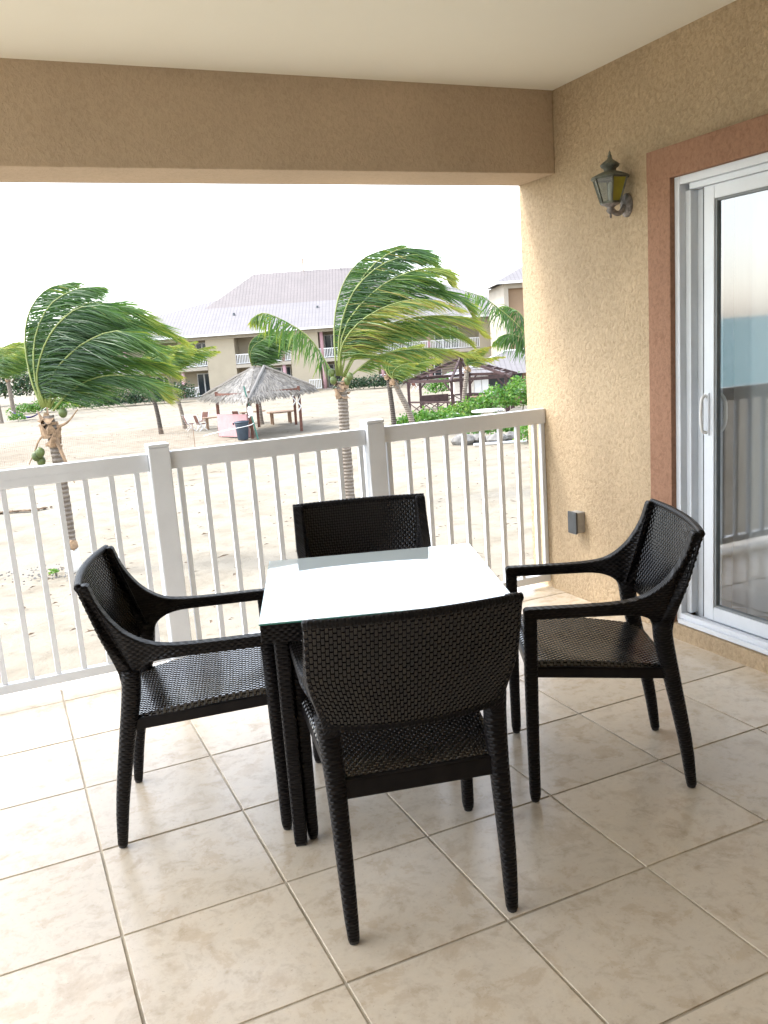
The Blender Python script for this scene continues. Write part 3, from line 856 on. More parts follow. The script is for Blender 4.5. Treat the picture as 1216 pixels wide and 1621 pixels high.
def F(P, dy):  # lift 2-D rib to 3-D: dy = how far the rib leans away (+) or toward the camera (-) at its tip
    n = len(P); return [(u, dy * (k / (n - 1)) ** 1.2, h) for k, (u, h) in enumerate(P)]

# near left palm, base (-6.92, 18.7)
pl = yroot('palm_tree', 'windblown coconut palm nearest the balcony at left, whitewashed at its foot', 'palm tree', -6.92, 18.71)
def rel(L, u0): return [(a - u0, b) for a, b in L]
trunk_part(pl, [(0, 0, -0.1), (0.005, 0, .65), (0.01, 0, 1.5), (0, 0, 2.26), (-.03, 0, 2.88), (-.08, 0, 3.45)], 0.125, 0.115)
MB().tube([(0, 0, -0.08), (0.002, 0, 0.25), (0.004, 0, 0.52)], [0.21, 0.165, 0.15], 14).build('white_band', 'trunkwhite', pl, True)
MB().blob((0.10, -.10, 0.62), (0.09, 0.09, 0.12), 5, 2, 0.3).build('bark_flap', 'boot', pl)
boots(pl, (-.08, 0, 3.42), 0.15, 0.62, 26, 3)
LF = [([(-7.11, 3.64), (-7.3, 4.25), (-7.38, 5.04), (-7.25, 5.68), (-6.89, 6.11), (-6.32, 6.24)], 0.9, .18, .35),
      ([(-7.08, 3.63), (-7.19, 4.37), (-7.08, 5.15), (-6.68, 5.77), (-6.05, 6.05), (-5.59, 6.05)], 0.5, .12, .3),
      ([(-7.06, 3.63), (-7.08, 4.37), (-6.78, 5.07), (-6.25, 5.55), (-5.7, 5.73), (-5.12, 5.6)], 0.2, .08, .3),
      ([(-7.03, 3.63), (-7.1, 4.25), (-6.77, 4.95), (-6.24, 5.42), (-5.64, 5.63), (-4.88, 5.39)], -0.5, .06, .3),
      ([(-6.94, 3.62), (-6.73, 4.25), (-6.32, 4.6), (-5.64, 4.95), (-4.79, 5.07), (-3.85, 4.53)], -0.9, .05, .45),
      ([(-6.87, 3.55), (-6.41, 3.92), (-5.84, 4.15), (-5.14, 4.2), (-4.43, 3.99), (-4.09, 3.66)], -0.5, .15, .78),
      ([(-7.03, 3.63), (-6.93, 4.49), (-6.43, 5.24), (-5.57, 5.69), (-4.87, 5.52), (-4.45, 5.1)], 0.6, .3, .55),
      ([(-6.98, 3.63), (-6.73, 4.47), (-6.05, 5.08), (-5.22, 5.35), (-4.51, 5.21), (-3.89, 4.8)], 0.9, .25, .6),
      ([(-7.08, 3.63), (-7.21, 3.98), (-7.32, 4.38), (-7.35, 4.91), (-7.26, 5.36)], 0.4, .25, .35),
      ([(-6.98, 3.63), (-6.75, 4.2), (-6.2, 4.75), (-5.4, 5.0), (-4.7, 4.85), (-4.2, 4.5)], 0.3, .14, .45),
      ([(-7.0, 3.63), (-6.98, 4.3), (-6.6, 5.0), (-5.9, 5.4), (-5.2, 5.4), (-4.6, 5.1)], 0.1, .1, .35),
      ([(-6.95, 3.6), (-6.6, 4.05), (-6.0, 4.4), (-5.3, 4.55), (-4.6, 4.4), (-4.1, 4.1)], 0.7, .3, .6)]
for k, (L, dy, ti, tp) in enumerate(LF):
    add_frond(pl, F([(a * (.9 if a > 0 else 1), b) for a, b in rel(L, -6.92)], dy), tint=ti, tiptint=tp, seed=10 + k, llen=1.04, n=200, droop=0.36, spread=0.46, w0=0.023)
for p in ((-0.42, -.1, 2.62), (-0.30, -.16, 2.70), (-0.36, -.02, 2.50), (0.26, -.05, 3.50)): coconut(pl, p, 0.095)
MB().tube(spline([(-.15, -.05, 3.1), (-.32, -.08, 2.95), (-.42, -.1, 2.75), (-.60, -.1, 2.45)], 10), [.03, .028, .025, .022, .02, .02, .018, .015, .012, .01], 6).build('fruit_stalk', 'boot', pl)
MB().tube(spline([(.05, -.1, 3.0), (.16, -.2, 2.7), (.28, -.22, 2.3), (.36, -.22, 2.0)], 8), [.05, .05, .045, .04, .035, .03, .02, .01], 6).build('dead_stalk', 'boot', pl)
MB().tube(spline([(.1, -.05, 3.2), (.35, -.08, 3.3), (.6, -.1, 3.55)], 8), [.04, .035, .03, .025, .02, .018, .015, .01], 6).build('dead_stalk', 'boot', pl)

# near middle palm, base (-.97, 24.36)
pc = yroot('palm_tree', 'tall windblown coconut palm in the middle, ringed trunk rising behind the railing', 'palm tree', -0.97, 24.36)
trunk_part(pc, [(0, 0, -.1), (.03, 0, 1.09), (.03, 0, 1.99), (.05, 0, 2.87), (.04, 0, 3.5)], 0.150, 0.135)
boots(pc, (.04, 0, 3.52), 0.17, 0.45, 20, 8)
CF = [([(-1.04, 3.66), (-0.99, 5.09), (-0.66, 6.14), (-0.03, 6.8), (1.01, 7.08)], 0.7, .24, .4, 0),
      ([(-1.0, 3.66), (-0.83, 4.95), (-0.35, 5.94), (0.46, 6.56), (1.38, 6.75), (1.7, 6.54)], 0.1, .10, .4, 0),
      ([(-0.97, 3.65), (-0.71, 4.94), (0.16, 5.84), (1.1, 6.27), (1.94, 6.31), (2.17, 5.88)], -0.4, .36, .68, 0),
      ([(-0.97, 3.65), (-0.83, 4.44), (-0.3, 5.05), (0.51, 5.43), (1.43, 5.53), (2.41, 5.18)], -0.8, .45, .65, .42),
      ([(-0.83, 3.61), (-0.2, 4.53), (0.61, 4.98), (1.68, 5.09), (2.52, 4.95), (3.02, 4.49)], -0.3, .4, .76, .12),
      ([(-0.8, 3.52), (0.03, 4.08), (0.96, 4.24), (1.95, 4.17), (3.12, 3.83)], -0.5, .42, .78, .15),
      ([(-0.95, 3.65), (-0.7, 5.26), (-0.01, 6.38), (0.8, 6.9), (1.48, 6.89), (1.91, 6.41)], 0.6, .1, .35, 0),
      ([(-0.91, 3.65), (-0.47, 4.9), (0.63, 5.67), (1.67, 5.85), (2.51, 5.54), (2.92, 4.92)], 0.7, .2, .6, 0),
      ([(-0.93, 3.65), (-0.75, 4.8), (-0.15, 5.6), (0.7, 6.1), (1.5, 6.15), (2.0, 5.8)], 0.3, .08, .35, 0),
      ([(-0.88, 3.62), (-0.35, 4.4), (0.5, 4.75), (1.5, 4.8), (2.3, 4.6), (2.8, 4.2)], 0.4, .3, .65, .1)]
for k, (L, dy, ti, tp, br) in enumerate(CF):
    add_frond(pc, F(rel(L, -0.97), dy), tint=ti, tiptint=tp, seed=40 + k, llen=0.72 if k == 5 else (0.9 if k == 9 else 1.12), n=200, droop=0.40, spread=0.46, brown=br + .03, w0=0.024)
add_frond(pc, F(rel([(-1.11, 3.66), (-1.65, 4.68), (-2.25, 5.18), (-2.87, 5.48), (-3.24, 5.27)], -0.97), -0.3), tint=.32, tiptint=.6, seed=60, llen=0.78, n=62, droop=1.3, wind=0.12, spread=0.25, w0=0.046)
for p in ((-0.16, -.16, 3.55), (0.22, -.12, 3.50), (0.30, -.2, 3.62), (-.2, -.05, 3.75)): coconut(pc, p, 0.10)

# smaller palms, all bent the same way
def small_palm(label, u, d, h, lean, R, n, seed, tint=.2, tip=.55, r0=.11, group='smaller palms across the beach', explicit=None, el0=32, el1=86, wf=.85, tm='trunk'):
    t = yroot('palm_tree', label, 'palm tree', u, d, gh(u, d), 0, group)
    g0 = gh(u, d); hh = h - g0
    trunk_part(t, [(0, 0, -.15), (lean * .25, 0, hh * .4), (lean * .7, 0, hh * .75), (lean, 0, hh)], r0, r0 * .85, tm)
    boots(t, (lean, 0, hh + .05), r0 * 1.1, .35, 10, seed)
    rr = random.Random(seed)
    for k in range(n):
        az = 2 * PI * k / n + rr.uniform(-.3, .3); el = math.radians(rr.uniform(el0, el1))
        o = Vector((math.cos(az) * math.cos(el), math.sin(az) * math.cos(el), math.sin(el)))
        P = []
        for q in range(6):
            s = q / 5
            P.append(Vector((lean, 0, hh)) + R * (o * (s * (1 - .25 * s)) + Vector((0.70, 0, -0.22)) * s * s * wf))
        add_frond(t, P, tint=tint + rr.uniform(-.06, .1), tiptint=tip, seed=seed * 31 + k, llen=R * .34, n=46, droop=.35, spread=.35, w0=.055)
    for L, dy in (explicit or []):
        add_frond(t, F(rel(L, u), dy), tint=tint, tiptint=tip, seed=seed + 5, llen=.75, n=46, droop=1.0, wind=.2, spread=.25, w0=.046)
    return t
small_palm('small windswept palm standing behind the thatched hut', -7.2, 54.5, 3.35, -.2, 3.9, 16, 101, .14, .4, el0=52, el1=88, wf=.62)
small_palm('thin dark-trunked palm left of the hut, white ring at its foot', -12.88, 51.93, 3.55, -.45, 3.1, 12, 102, .34, .6, .13, tm='trunkdark')
small_palm('thin pale leaning palm just right of the dark-trunked one, left of the hut', -12.0, 54.54, 3.6, -.75, 3.1, 12, 103, .36, .62, .12)
small_palm('dark thin trunk palm left of the pergola, half hidden by the middle palm', 0.80, 41.9, 3.0, -.15, 2.3, 10, 104, .34, .66, .12, tm='trunkdark')
small_palm('grey leaning palm beside the thin trunk left of the pergola', 1.75, 41.3, 2.7, -.85, 2.2, 9, 105, .36, .7, .14)
small_palm('grey palm trunk rising through the pergola front', 4.98, 50.2, 2.75, .35, 1.9, 9, 106, .5, .85, .14)
small_palm('palm mostly hidden by the stucco wall, one frond reaching left', 5.75, 30.0, 3.75, -.15, 1.6, 5, 107, .22, .5, .14, 'smaller palms across the beach',
           [([(5.55, 3.75), (5.05, 4.6), (4.4, 5.25), (3.8, 5.7), (3.2, 5.95)], -.3), ([(5.55, 3.75), (5.2, 4.9), (4.8, 5.3), (4.3, 5.35)], .3), ([(5.55, 3.75), (5.1, 4.25), (4.6, 4.45), (4.1, 4.2)], .1)])
small_palm('far palm at the left picture edge, beside the hammock', -31.6, 73.9, 3.5, -.2, 5.2, 16, 108, .30, .62, .14, el0=45, el1=88, wf=.7)
small_palm('far palm at the left picture edge, behind the hammock', -33.2, 80.5, 3.6, -.1, 5.4, 15, 109, .24, .55, .2, el0=45, el1=88, wf=.7)

# ---- leafy shrubs
def foliage(mb, c, r, n, size, seed, t0, t1):
    rr = random.Random(seed)
    for k in range(n):
        a = rr.uniform(0, 2 * PI); z = rr.uniform(-0.25, 1.0); q = math.sqrt(max(0, 1 - z * z))
        lump = 1 + 0.18 * math.sin(a * 3 + seed) + 0.12 * math.sin(a * 7 + z * 5 + seed)
        rad = rr.uniform(0.62, 1.0) * lump
        p = Vector((c[0] + r[0] * q * math.cos(a) * rad, c[1] + r[1] * q * math.sin(a) * rad, c[2] + r[2] * z * rad))
        nrm = Vector((rr.gauss(0, .7) + math.cos(a) * q * .6, rr.gauss(0, .7) + math.sin(a) * q * .6, rr.gauss(.5, .6))).normalized()
        x = nrm.orthogonal().normalized(); x.rotate(Matrix.Rotation(rr.uniform(0, 6.28), 3, nrm)); y = nrm.cross(x)
        s = size * rr.uniform(.6, 1.25)
        tt = min(1, max(0, rr.gauss((t0 + t1) / 2, (t1 - t0) / 2)))
        k0 = len(mb.v)
        mb.v += [tuple(p - x * s * .5), tuple(p - y * s * .32), tuple(p + x * s * .5), tuple(p + y * s * .32)]
        mb.f.append((k0, k0 + 1, k0 + 2, k0 + 3)); mb.t += [tt] * 4
def shrub(label, u, d, blobs, n, size, mat, seed, t0=.2, t1=.6, group=None, name='shrub', cat='shrub'):
    g = gh(u, d)
    t = yroot(name, label, cat, u, d, g, 0, group)
    mb = MB(); tot = sum(b[3] * b[5] for b in blobs)
    for k, b in enumerate(blobs): foliage(mb, b[:3], b[3:6], int(n * b[3] * b[5] / tot), size, seed + k, t0, t1)
    o = mb.build('foliage', mat, t); o['kind'] = 'stuff'
    for k, b in enumerate(blobs[:6]):
        MB().tube([(b[0] * .9, b[1], -.15), (b[0] + .05, b[1], b[2] * .6), (b[0], b[1], b[2] + b[5] * .5)], [.035, .025, .012], 6).build('stem', 'trunk', t)
    return t
BG = 'bright green shrubs by the pergola'
shrub('bright green sea-grape shrub at the foot of the two thin trunks', 2.5, 43.6, [(-1.2, .2, .25, .6, .7, .55), (-.3, 0, .4, .9, .8, .65), (.7, .1, .35, .9, .8, .55), (1.5, .2, .25, .7, .7, .5)], 2600, .17, 'bush', 11, .3, .6, BG)
shrub('loose yellow-green shrub in front of the pergola railing', 4.35, 46.5, [(-.5, 0, .35, .7, .6, .6), (.4, 0, .4, .8, .6, .7)], 1500, .15, 'bush', 12, .4, .75, BG)
shrub('large bright green shrub in front of the pergola, against the stucco wall', 7.0, 47.0, [(-1.6, 0, .5, 1.0, .9, .8), (-.4, .1, .8, 1.2, 1.0, .95), (.9, .2, 1.0, 1.2, 1.0, 1.1), (2.0, 0, .9, 1.2, 1, 1.1)], 4600, .18, 'bush', 13, .3, .6, BG)
shrub('low shrub behind the rocks, seen through the right railing panel', 5.0, 38.3, [(-.7, .2, .3, .6, .5, .45), (.2, 0, .35, .8, .5, .55), (1.2, .1, .35, .7, .5, .5)], 1700, .14, 'bush', 14, .15, .5, BG)
shrub('small green shrub by the stucco wall edge, low behind the railing', 6.0, 35.2, [(0, 0, .35, .55, .5, .55), (.6, 0, .3, .5, .5, .5)], 900, .13, 'bush', 15, .3, .6, BG)
shrub('round green shrub seen through the pergola, beside its bench', 6.3, 69, [(-1.1, 0, .8, 1.3, .8, .9), (.5, 0, 1.1, 1.3, .8, 1.1)], 1500, .22, 'bush', 16, .2, .5, BG)
shrub('tiny green plant at the foot of the left palm', -7.25, 18.4, [(0, 0, .08, .12, .1, .1)], 40, .09, 'bush', 17, .4, .6)
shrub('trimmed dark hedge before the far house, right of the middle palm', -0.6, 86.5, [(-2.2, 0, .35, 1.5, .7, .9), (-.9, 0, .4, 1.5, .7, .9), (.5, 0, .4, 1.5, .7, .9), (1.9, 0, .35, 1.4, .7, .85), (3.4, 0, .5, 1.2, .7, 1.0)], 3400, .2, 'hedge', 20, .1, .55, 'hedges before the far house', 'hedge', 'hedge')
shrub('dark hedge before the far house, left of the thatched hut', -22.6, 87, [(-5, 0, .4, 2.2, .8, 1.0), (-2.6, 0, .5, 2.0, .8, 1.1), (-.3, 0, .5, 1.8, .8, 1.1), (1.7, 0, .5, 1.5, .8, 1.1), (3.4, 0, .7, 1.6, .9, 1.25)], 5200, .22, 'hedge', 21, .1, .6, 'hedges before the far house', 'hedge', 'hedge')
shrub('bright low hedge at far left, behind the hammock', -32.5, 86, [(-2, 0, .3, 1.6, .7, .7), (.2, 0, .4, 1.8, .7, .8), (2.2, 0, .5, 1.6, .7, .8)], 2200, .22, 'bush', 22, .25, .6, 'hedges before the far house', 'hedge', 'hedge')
shrub('small round bush under the left edge palm', -30.7, 75, [(0, 0, .25, .8, .5, .45)], 500, .16, 'bush', 23, .25, .55)
for k, (u, d, s, lb) in enumerate([(-45, 108, 1.1, 'dark broad tree far left, at the picture edge'), (-38.5, 112, 1.0, 'dark broad tree far left, second from the edge'), (-33.5, 104, .8, 'rounded far tree left of the house, half behind the left palm')]):
    shrub(lb, u, d, [(-2 * s, 0, 1.4 * s, 2.6 * s, 2, 2.0 * s), (.5, 0, 2.0 * s, 3.0 * s, 2, 2.4 * s), (3 * s, 0, 1.5 * s, 2.6 * s, 2, 2.0 * s)], 3000, .38, 'hedge', 30 + k, .2, .8, 'far trees left of the house', 'broad_tree', 'tree')

# ---- far two-storey house
HB = yroot('beach_house', 'long two-storey cream house with a pale hipped roof across the beach', 'house', -5, 93)
def hb(u0, u1, d0, d1, h0, h1): return (u0 + 5, u1 + 5, d0 - 93, d1 - 93, h0, h1)
EV = 6.45
blocks = [(-17.4, -14.4), (-8.6, -5.6), (-3.3, 0.5), (11.3, 16.0)]
bays = [(-33, -17.4), (-14.4, -8.6), (-5.6, -3.3), (0.5, 11.3)]
for a, b in blocks: B(*hb(a, b, 93.0, 96.0, -.8, EV)).build('wall', 'facade', HB)
B(*hb(-33, 16, 96.0, 110, -.8, EV)).build('wall', 'facade', HB)
B(*hb(-33.2, 16.2, 92.85, 93.25, 5.95, EV + .02)).build('eave_beam', 'facade2', HB)
def window(u0, u1, h0, h1, n, d=95.92):
    f = MB(); e = .10
    f.box(*hb(u0, u1, d, d + .079, h0, h1))
    w = f.build('window', 'white', HB)
    for k in range(n):
        a = u0 + (u1 - u0) * k / n + e * .7; b = u0 + (u1 - u0) * (k + 1) / n - e * .7
        B(*hb(a, b, d - .02, d + .01, h0 + e, h1 - e)).build('pane', 'farglass', w)
def rail(u0, u1, h0, d=93.1):
    m = MB(); m.box(*hb(u0, u1, d, d + .07, h0 + .98, h0 + 1.06)); m.box(*hb(u0, u1, d, d + .05, h0 + .08, h0 + .14))
    n = int((u1 - u0) / .17)
    for k in range(n + 1):
        x = u0 + .03 + (u1 - u0 - .06) * k / n; m.box(*hb(x - .03, x + .03, d + .01, d + .045, h0 + .14, h0 + .98))
    o = m.build('railing', 'white', HB); o['kind'] = 'stuff'
for a, b in bays:
    B(*hb(a + .01, b - .01, 92.9, 95.99, 2.85, 3.2)).build('balcony_slab', 'facade2', HB)
    B(*hb(a + .01, b - .01, 92.95, 95.99, -.8, 0.05)).build('patio_slab', 'facade2', HB)
    rail(a, b, 3.2)
def column(u):
    MB().lathe([(.2, 0), (.2, 2.8)], 12, (u + 5, .25, .04)).build('column', 'pinkcol', HB, True)
    MB().lathe([(.2, 3.2), (.2, 5.95)], 12, (u + 5, .25, .0)).build('column', 'pinkcol', HB, True)
for u in (-26, -20.15, -9.4, -5.25, 0.95, 6.0): column(u)
window(-19.0, -17.7, 3.25, 5.75, 2); window(-19.2, -17.7, .08, 2.5, 2); window(-24.5, -22, .08, 2.5, 3); window(-24.5, -22, 3.25, 5.6, 3)
window(-12.0, -9.0, 1.3, 2.6, 3); window(-12.2, -9.6, 3.25, 5.6, 3)
window(-5.1, -3.6, 3.25, 5.65, 2); window(-5.0, -3.6, .08, 2.5, 2)
window(1.6, 4.0, .08, 2.5, 3); window(5.0, 7.4, .08, 2.5, 3); window(2.0, 4.4, 3.25, 5.6, 3); window(6.8, 9.4, 3.25, 5.6, 3)
rail(-20.0, -18.6, .1); rail(-6.9, -5.6, .05, 92.9); rail(.6, 4.2, .05)
# hipped roofs
def hip(name, mat, base, ridge, h0, h1, parent, o):
    (u0, u1, d0, d1), (r0, r1, rd) = base, ridge
    P = [(u0, d0, h0), (u1, d0, h0), (u1, d1, h0), (u0, d1, h0), (r0, rd, h1), (r1, rd, h1)]
    V = [(a - o[0], b - o[1], c - o[2]) for a, b, c in P]
    m = MB().add(V, [(0, 1, 5, 4), (1, 2, 5), (2, 3, 4, 5), (3, 0, 4), (3, 2, 1, 0)])
    return m.build(name, mat, parent)
O3 = (-5, 93, 0)
lr = hip('roof', 'roof', (-34.5, 17.0, 91.9, 112), (-16, 8, 101), EV, 10.6, HB, O3)
ur = hip('upper_roof', 'roofup', (-18.4, 5.6, 97.9, 111), (-13.1, -0.4, 104.4), 9.12, 13.2, HB, O3)
B(*hb(-34.5, 17.0, 91.82, 91.93, EV - .16, EV + .05)).build('fascia', 'white', HB)
for u, d, h in ((-14.6, 96.2, 8.35), (-5.6, 96.6, 8.5)):
    MB().lathe([(.13, 0), (.13, .3)], 8, (u + 5, d - 93, h)).build('roof_vent', 'slot', lr)
MB().tube([(-7.35 + 5, 11.4, 13.0), (-7.3 + 5, 11.4, 14.55)], .09, 6).build('mast', 'wood', ur)
MB().tube([(-3.0 + 5, 11.0, 13.0), (-3.0 + 5, 11.0, 16.4)], .05, 6).build('antenna', 'corroded', ur)

# ---- taller house at right
TH = yroot('tower_house', 'tall beige house end at right, just beside the stucco wall', 'house', 16, 82)
def tq(u0, u1, d0, d1, h0, h1): return (u0 - 16, u1 - 16, d0 - 82, d1 - 82, h0, h1)
B(*tq(12.5, 24, 80.6, 90, -1, 8.75)).build('wall', 'facadebrown', TH)
B(*tq(12.1, 12.5, 80, 90.2, -1, 8.8)).build('corner_pier', 'facade2', TH)
B(*tq(12.5, 24, 80.02, 80.59, 8.35, 8.78)).build('lintel', 'facade2', TH)
B(*tq(12.5, 24, 80.02, 80.59, -1, 2.2)).build('low_wall', 'facade2', TH)
hip('roof', 'roof', (11.35, 26, 79.2, 91), (17, 20, 85), 8.95, 11.6, TH, (16, 82, 0))
B(*tq(11.33, 26, 79.15, 79.25, 8.75, 8.96)).build('fascia', 'white', TH)
B(*tq(11.31, 11.41, 79.26, 91, 8.75, 8.96)).build('fascia', 'white', TH)

# ---- beach bar behind the pergola
SG = gh(9, 62)
SB = yroot('beach_bar', 'small beach bar with a ribbed pale roof behind the pergola', 'kiosk', 9, 62, SG)
def sq(u0, u1, d0, d1, h0, h1): return (u0 - 9, u1 - 9, d0 - 62, d1 - 62, h0, h1)
EB = 2.12
B(*sq(5.6, 7.0, 62, 66, 0, EB)).build('wall', 'offwhite', SB)
for k in range(6):
    B(*sq(5.62, 6.98, 61.96, 62.0, .1 + k * .33, .1 + k * .33 + .31)).build('board', 'offwhite', SB)
for u0, u1 in ((7.02, 7.52), (7.56, 8.02)):
    dd = B(*sq(u0, u1, 62.02, 62.1, 0, EB)).build('door', 'white', SB)
    MB().blob((u1 - 9 - .08, -.01, 1.0), (.03, .03, .03), 1, 1, 0).build('handle', 'slot', dd)
B(*sq(7.0, 8.05, 62.1, 66, 0, EB)).build('wall', 'facade2', SB)
B(*sq(8.05, 14, 63.6, 66, 0, EB)).build('back_wall', 'slot', SB)
B(*sq(8.05, 14, 62, 63.5, 0, .62)).build('counter_base', 'brick', SB)
B(*sq(8.05, 14, 61.9, 63.6, .63, .95)).build('counter', 'white', SB)
B(*sq(10.45, 10.75, 61.95, 62.25, 0, EB)).build('pillar', 'wood', SB)
hip('roof', 'roof', (5.2, 15, 61.2, 66.8), (9.6, 11.5, 64.2), EB - .02, EB + 1.5, SB, (9, 62, 0))
MB().tube([(5.2 - 9, -.8, EB), (9.6 - 9, 2.2, EB + 1.5)], .07, 6).build('ridge_cap', 'white', SB)
MB().tube([(15 - 9, -.8, EB), (11.5 - 9, 2.2, EB + 1.5)], .07, 6).build('ridge_cap', 'white', SB)
MB().tube([(9.6 - 9, 2.2, EB + 1.52), (11.5 - 9, 2.2, EB + 1.52)], .07, 6).build('ridge_cap', 'white', SB)

# ---- pergola: six posts round a king post
PU, PD, PR = 5.45, 55.5, 3.5
PG = gh(PU, PD)
pg = yroot('pergola', 'dark timber hexagonal pergola frame with an open roof', 'pergola', PU, PD, PG)
angs = [45, 105, 165, 225, 285, 345]
def pv(a, R, z): a = math.radians(a); return Vector((R * math.cos(a), -R * math.sin(a), z))
RH, PH = 2.15, 3.25
for a in angs:
    MB().bar(pv(a, PR, -.2), pv(a, PR, RH), .17, .17).build('post', 'darkwood', pg)
    MB().bar(pv(a, PR + .35, RH - .1), pv(a, .05, PH), .10, .16).build('rafter', 'darkwood', pg)
    b = a + 60
    MB().bar(pv(a, PR, RH - .06), pv(b, PR, RH - .06), .09, .18).build('ring_beam', 'darkwood', pg)
    MB().bar(pv(a, PR, RH - .75), pv(a, PR, RH - .75).lerp(pv(b, PR, RH - .1), .2) + Vector((0, 0, .62)), .08, .08).build('brace', 'darkwood', pg)
    if a != 165:
        MB().bar(pv(a, PR, .82), pv(b, PR, .82), .06, .10).build('rail', 'darkwood', pg)
        m0, m1 = pv(a, PR, 0), pv(b, PR, 0)
        for q in range(3):
            c0, c1 = m0.lerp(m1, q / 3), m0.lerp(m1, (q + 1) / 3)
            MB().bar(c0 + Vector((0, 0, .08)), c1 + Vector((0, 0, .76)), .04, .05).build('cross_brace', 'darkwood', pg)
            MB().bar(c0 + Vector((0, .05, .76)), c1 + Vector((0, .05, .08)), .04, .05).build('cross_brace', 'darkwood', pg)
            if q: MB().bar(c0 + Vector((0, 0, -.1)), c0 + Vector((0, 0, .85)), .08, .08).build('rail_post', 'darkwood', pg)
    if a in (345, 285, 225, 105):
        for q in range(5):
            f0 = .22 + .16 * q
            MB().bar(pv(a, PR * f0, PH - (PH - RH) * f0 + .10), pv(b, PR * f0, PH - (PH - RH) * f0 + .10), .16, .03).build('roof_slat', 'darkwood', pg)
MB().bar((0, 0, -.2), (0, 0, PH + .05), .2, .2).build('king_post', 'darkwood', pg)
for s, dd_ in ((-1.6, 1.6), (1.2, 2.0)):
    bn = thing('bench', 'dark bench inside the pergola, ' + ('left side' if s < 0 else 'right side'), 'bench', Y(PU + s, PD + dd_, gh(PU + s, PD + dd_)), -YAW, 'benches in the pergola')
    B(-.9, .9, -.2, .2, .42, .48).build('seat', 'darkwood', bn)
    B(-.9, .9, .2, .25, .49, .95).build('backrest', 'darkwood', bn)
    for x in (-.8, .8): B(x - .04, x + .04, -.18, .18, 0, .42).build('leg', 'darkwood', bn)
pt = yroot('bar_table', 'long brown table top at the right of the pergola', 'table', 6.6, 53.2, gh(6.6, 53.2))
B(-.85, .85, -.3, .3, .92, .99).build('top', 'wood', pt)
for x in (-.7, .7): B(x - .05, x + .05, -.05, .05, 0, .92).build('leg', 'darkwood', pt)

# ---- white oval board table, boxes, rocks
ov = yroot('oval_table', 'white oval board on a stub leg in front of the large shrub', 'table', 5.75, 45.2)
vs_ = []
m = MB().lathe([(.80, .55), (.86, .58), (.84, .66), (.6, .69)], 28); m.v = [(x, y * .55, z) for x, y, z in m.v]
tp_ = m.build('top', 'white', ov, True)
MB().lathe([(.25, 0), (.22, .3), (.25, .56)], 14).build('leg', 'offwhite', ov)
for k in range(5): B(.30 + k * .085, .35 + k * .085, -.474, -.455, .595 + .01 * (k % 2), .635 + .012 * (k % 3)).build('mark', 'slot', tp_)
cl = yroot('cooler_box', 'white and blue-grey cool box between the shrubs', 'cooler', 3.85, 46.0)
B(-.45, .45, -.25, .25, 0, .42).build('body', 'alu', cl, False, .03)
B(-.47, .47, -.27, .27, .425, .52).build('lid', 'white', cl, False, .03)
for k, (u, d, r, lb) in enumerate([(3.55, 36.6, .38, 'grey boulder at the left of the row behind the right railing panel'), (4.25, 37.0, .30, 'smaller brown boulder, second of the row behind the railing'), (4.95, 36.4, .36, 'pale boulder in the middle of the row behind the railing'), (5.55, 36.8, .30, 'boulder at the right of the row, near the wall')]):
    tag(MB().blob((0, 0, r * .45), (r * 1.3, r, r * .75), 50 + k, 2, .16).build('boulder', 'rock'), lb, 'rock', 'boulders behind the railing').location = Y(u, d)
lg_ = MB().tube([(0, 0, .06), (1.1, .1, .05), (2.2, .0, .06)], .05, 7).build('driftwood_pole', 'alu'); lg_.location = Y(3.9, 35.8); lg_.rotation_euler = (0, 0, -YAW)
tag(lg_, 'pale pole lying on the sand in front of the boulders', 'pole')

# ---- thatched hut
HU, HD = -6.4, 49.2
hut = yroot('thatched_hut', 'thatched palm-leaf hut on red-brown posts', 'hut', HU, HD)
HP = [(-2.3, -1.2, 0), (-.22, -3.35, 0), (2.2, -1.25, 0), (-.75, 3.4, 0), (1.45, 3.9, 0), (-1.2, 2.6, 0)]
for k, (x, y, z) in enumerate(HP):
    MB().bar((x, y, -.2), (x + .03, y, 2.45), .15, .15).build('post', 'redwood', hut)
    if k in (1, 2, 4):
        MB().tube([(x - .09, y - .1, 1.1), (x + .1, y - .1, 1.35), (x - .08, y - .1, 1.6), (x + .1, y - .09, 1.9)], [.05, .035, .05, .03], 6).build('tied_cloth', 'white', hut)
RC = [Vector((-3.3, 0, 2.12)), Vector((-.1, -4.3, 2.02)), Vector((3.05, -.2, 2.20)), Vector((.1, 4.3, 2.3))]
AP = [Vector((-.25, 0, 3.52)), Vector((.3, .1, 3.52))]
th = MB(); rr = random.Random(5)
faces = [(RC[0], RC[1], AP[0], AP[0]), (RC[1], RC[2], AP[1], AP[0]), (RC[2], RC[3], AP[1], AP[1]), (RC[3], RC[0], AP[0], AP[1])]
core = MB()
for A, Bq, C1, C0 in faces: core.add([A, Bq, C1, C0] if C1 != C0 else [A, Bq, C1], [(0, 1, 2, 3)] if C1 != C0 else [(0, 1, 2)], .8)
core.build('thatch_core', 'thatch', hut)
